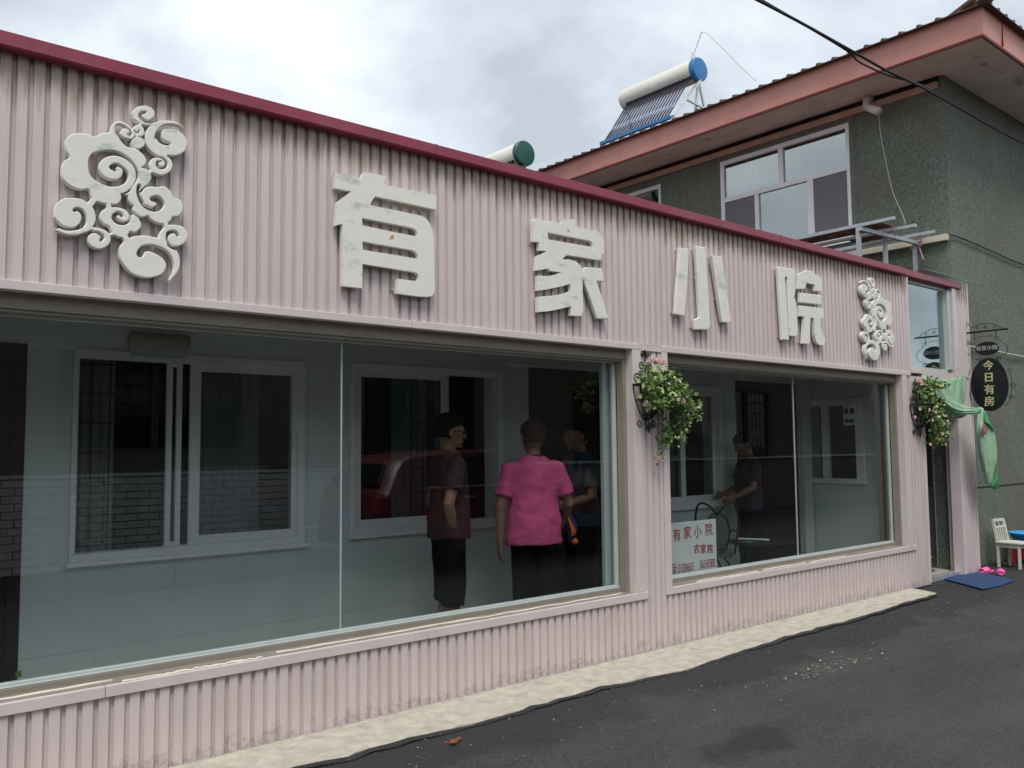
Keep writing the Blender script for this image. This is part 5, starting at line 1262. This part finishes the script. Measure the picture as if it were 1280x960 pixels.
    for s in (-1, 1): MB().ell(hd((s*.031, .092, 1.594)), (.012*hk, .006*hk, .006*hk), 8, 6, hr).build('eye', m_dark, t, smooth=True)
    if opts.get('glasses'):
        g = MB()
        for s in (-1, 1):
            g.tube([hd((s*.033+.027*math.cos(a*math.pi/8), .106, 1.592+.018*math.sin(a*math.pi/8))) for a in range(17)], .0028*hk, 6); g.tube([hd((s*.060, .106, 1.597)), hd((s*.082, .04, 1.6)), hd((s*.084, -.01, 1.595))], .0025*hk, 6)
        g.tube([hd((-.007, .108, 1.595)), hd((.007, .108, 1.595))], .0025*hk, 5); g.build('glasses', m_black, t)
    return t
FZ = .035
# pink shirt, seen from behind (faces the inner wall)
person('person in a magenta short sleeved shirt and black trousers, seen from behind', (4.40, .50, FZ), R_(-20), 1.72, 'f', dict(skin=m_skin, shirt=m_pinkshirt, pants=m_pants, hair=m_hairb),
       {-1: ((-.085, -.01, -.29), (-.0, .02, -.26), .45, 1, (0, 1, 0)), 1: ((.10, .0, -.285), (.03, .17, -.12), 1.2, -1, (-.3, .3, 1))},
       dict(collar=True, sleeve=.70, hem=.80, belly=.04, tilt=.12, wide=1.15, head=1.12))
person('person with glasses and hand in pocket, dark red shirt and rolled up black trousers', (3.70, .66, FZ), R_(-104), 1.775, 'm', dict(skin=m_skin, shirt=m_darkshirt, pants=m_pants, hair=m_hair),
       {-1: ((-.05, -.04, -.28), (.02, .12, -.20), .5, 1, (0, 1, 0)), 1: ((.035, -.08, -.27), (-.09, .075, -.215), .4, -1, (0, 1, 0))},
       dict(glasses=True, roll=.18, sleeve=.60, hem=.86, tilt=.12, turn=R_(-8), wide=.98, head=1.06, belly=.02, legs={-1: [(-.09, 0, .90), (-.11, .03, .48), (-.115, .0, .08)], 1: [(.09, 0, .90), (.10, .0, .48), (.10, -.05, .08)]}))
person('person in a navy and grey top looking left, half hidden by the magenta shirt', (5.19, .80, FZ), R_(72), 1.745, 'm', dict(skin=m_skin, shirt=m_navyshirt, pants=m_pants, hair=m_hair),
       {-1: ((-.06, .03, -.27), (.10, .19, -.06), 1.0, 1, (0, 0, 1)), 1: ((.05, .04, -.27), (-.09, .18, -.08), 1.0, -1, (0, 0, 1))},
       dict(collar=True, sleeve=.7, hem=.86, turn=R_(-6), tilt=.12, wide=1.12, head=1.08, belly=.05))
person('person in a dim purple top with head bowed before the dark door at right', (7.98, 1.04, FZ), R_(60), 1.66, 'f', dict(skin=m_skin, shirt=m_purple, pants=m_pants, hair=m_hair),
       {-1: ((-.04, .05, -.26), (.06, .19, -.10), 1.0, 1, (0, 0, 1)), 1: ((.04, .05, -.26), (-.06, .20, -.08), 1.0, -1, (0, 0, 1))},
       dict(sleeve=.7, hem=.86, tilt=.5, head=1.05))
# bag held by the person in pink
hb = thing('carrier_bag', 'folded navy and orange bag hanging from the magenta shirted person\'s right hand', 'bag', (4.87, .62, .75))
q = onY(709, 660, .66)
sheet([[(q.x-.05, .64, q.z+.13), (q.x, .66, q.z+.16), (q.x+.06, .66, q.z+.10)], [(q.x-.05, .60, q.z), (q.x+.02, .58, q.z+.01), (q.x+.09, .63, q.z)], [(q.x-.04, .62, q.z-.10), (q.x+.02, .60, q.z-.13), (q.x+.07, .64, q.z-.09)]], 'bag_cloth', m_navy, .012, wr=.006, parent=hb)
sheet([[(q.x-.06, .60, q.z+.10), (q.x-.05, .595, q.z+.10)], [(q.x-.05, .57, q.z+.0), (q.x-.01, .565, q.z+.0)], [(q.x-.04, .575, q.z-.055), (q.x+.0, .57, q.z-.05)]], 'orange_panel', m_orange, .008, wr=.002, parent=hb)
MB().ell((q.x+.015, .585, q.z-.105), (.03, .025, .025), 8, 6).build('orange_corner', m_orange, hb, smooth=True)

# ================================================================== ACROSS THE STREET (seen only as reflections)
op = thing('opposite_house', 'white bricked house across the street reflected in the shop glass', 'house', (6, -7.8, 0))
YO = -7.7
owins = [(2.6, 5.2, 1.55, 3.0), (7.2, 9.6, 1.3, 2.9), (12.0, 14.5, 1.1, 2.9), (17, 19, 1.1, 2.9)]
for a in cells((-8, 0), (26, 3.9), owins): pass
mb = MB()
for a in cells((-8, 0), (26, 3.9), owins): mb.box(a[0], a[1], YO-.25, YO, a[2], a[3])
mb.build('wall', m_oppwall, op)
proto = MB().box(0, .284, YO-.0, YO+.02, 0, .087).build('brick', m_brickw, op, bevel=0)
first = True
for j in range(12):
    for i in range(22):
        x = .4+i*.3+(.15 if j % 2 else 0); o = proto if first else proto.copy()
        if not first: C.objects.link(o); o.parent = op
        first = False; o.location = Vector((-6+x, 7.8, j*.1+.02))
mb = MB(); mb.box(-8, 26, YO, YO+.04, 1.225, 1.27); mb.build('string_course', m_brickw, op)
for (a, b, c, d) in owins:
    f = MB(); t_ = .06; f.box(a, b, YO-.1, YO+.01, c, c+t_); f.box(a, b, YO-.1, YO+.01, d-t_, d); f.box(a, a+t_, YO-.1, YO+.01, c+t_, d-t_); f.box(b-t_, b, YO-.1, YO+.01, c+t_, d-t_); m2 = (a+b)/2; f.box(m2-.04, m2+.04, YO-.1, YO+.01, c+t_, d-t_)
    o = f.build('window', m_oppwall, op); MB().box(a+t_, b-t_, YO-.06, YO-.055, c+t_, d-t_).build('glass_pane', m_glassdark, o)
    g = MB(); x = a+.1
    while x < b: g.tube([(x, YO+.05, c-.02), (x, YO+.05, d+.02)], .007, 5); x += .17
    z = c+.1
    while z < d: g.box(a, b, YO+.045, YO+.055, z, z+.012); z += .28
    g.build('grille', m_black, o)
mb = MB(); mb.add([(-8, YO+.5, 3.8), (26, YO+.5, 3.8), (26, YO-4, 5.6), (-8, YO-4, 5.6), (-8, YO+.5, 3.7), (26, YO+.5, 3.7), (26, YO-4, 5.5), (-8, YO-4, 5.5)], [(0, 1, 2, 3), (4, 7, 6, 5), (0, 4, 5, 1), (2, 6, 7, 3), (0, 3, 7, 4), (1, 5, 6, 2)]); mb.build('roof', m_opproof, op)
mb = MB(); mb.box(-8, -7.8, YO-6, YO-.25, 0, 3.7); mb.box(25.8, 26, YO-6, YO-.25, 0, 3.7); mb.box(-7.8, 25.8, YO-6, YO-5.8, 0, 3.7); mb.build('side_wall', m_oppwall, op)

def car():
    t = thing('parked_car', 'dark red hatchback parked across the street, seen as a reflection in the left window', 'car', (7.8, -5.2, 0))
    x0, ya, yb = 5.55, -4.3, -6.0; L = 4.3
    prof = [(0, .35), (-.02, .55), (.03, .95), (.10, 1.08), (.35, 1.42), (.75, 1.50), (1.7, 1.54), (2.4, 1.47), (3.05, 1.08), (3.9, .95), (4.25, .78), (4.30, .5), (4.22, .3)]
    S_ = [tuple(p) for p in smooth_pts(prof, 3)]
    mb = MB(); secs = [(0, .10), (.05, .02), (.2, 0), (.8, 0), (.95, .02), (1, .10)]; n = len(S_)
    for f_, ins in secs:
        for (x, z) in S_:
            nar = max(0, z-1.0)*.32; y = (ya-nar)+((yb+nar)-(ya-nar))*f_
            cx = 2.15; mb.v.append((x0+cx+(x-cx)*(1-ins*.12), y, z-ins*.25 if z > .8 else z+ins*.1))
    for k in range(len(secs)-1):
        for i in range(n): mb.f.append((k*n+i, k*n+(i+1) % n, (k+1)*n+(i+1) % n, (k+1)*n+i))
    mb.f.append(tuple(range(n))); mb.f.append(tuple((len(secs)-1)*n+i for i in reversed(range(n))))
    o = mb.build('body', m_carred, t, smooth=True); o.data.set_sharp_from_angle(angle=R_(35))
    def side(poly, y, s, name, m, d=.02):
        MB().prism([poly], lambda u, v, dd: (x0+u, y-s*max(0, v-1.0)*.32+s*(.006-dd), v), d).build(name, m, t)
    for y, s in ((ya, 1), (yb, -1)):
        side([(.62, 1.10), (.80, 1.40), (1.55, 1.46), (1.58, 1.09)], y, s, 'side_window', m_glassdark); side([(1.66, 1.09), (1.63, 1.46), (2.25, 1.42), (2.85, 1.10)], y, s, 'side_window', m_glassdark)
        side([(.55, 1.06), (.55, 1.085), (2.95, 1.085), (2.95, 1.06)], y, s, 'chrome_strip', m_chrome)
        for wx in (.8, 3.45):
            w_ = MB(); w_.tube([(x0+wx, y+s*.03, .33), (x0+wx, y-s*.2, .33)], .33, 28); wo = w_.build('wheel', m_rubber, t, smooth=False, bevel=.02); MB().tube([(x0+wx, y+s*.04, .33), (x0+wx, y+s*.02, .33)], .21, 20).build('rim', m_dark, wo)
        side([(1.25, .92), (1.25, .95), (1.45, .95), (1.45, .92)], y, s, 'door_handle', m_chrome)
    MB().prism([[(-4.55, 1.12), (-5.75, 1.12), (-5.62, 1.38), (-4.68, 1.38)]], lambda u, v, d: (x0+.10+(v-1.12)*.75-.035+d, u, v), .03).build('rear_window', m_glassdark, t)
    for y in (-4.42, -5.72): MB().box(x0-.03, x0+.06, y-.1, y+.1, .78, .98).build('tail_light', m_redp, t, bevel=.01)
    MB().box(x0-.045, x0-.02, -5.38, -4.92, .62, .74).build('number_plate', m_basin, t)
    MB().box(x0-.06, x0+.1, -5.9, -4.4, .32, .48).build('bumper', m_dark, t, bevel=.03)
    return t
car()
print('objects', len(bpy.data.objects))
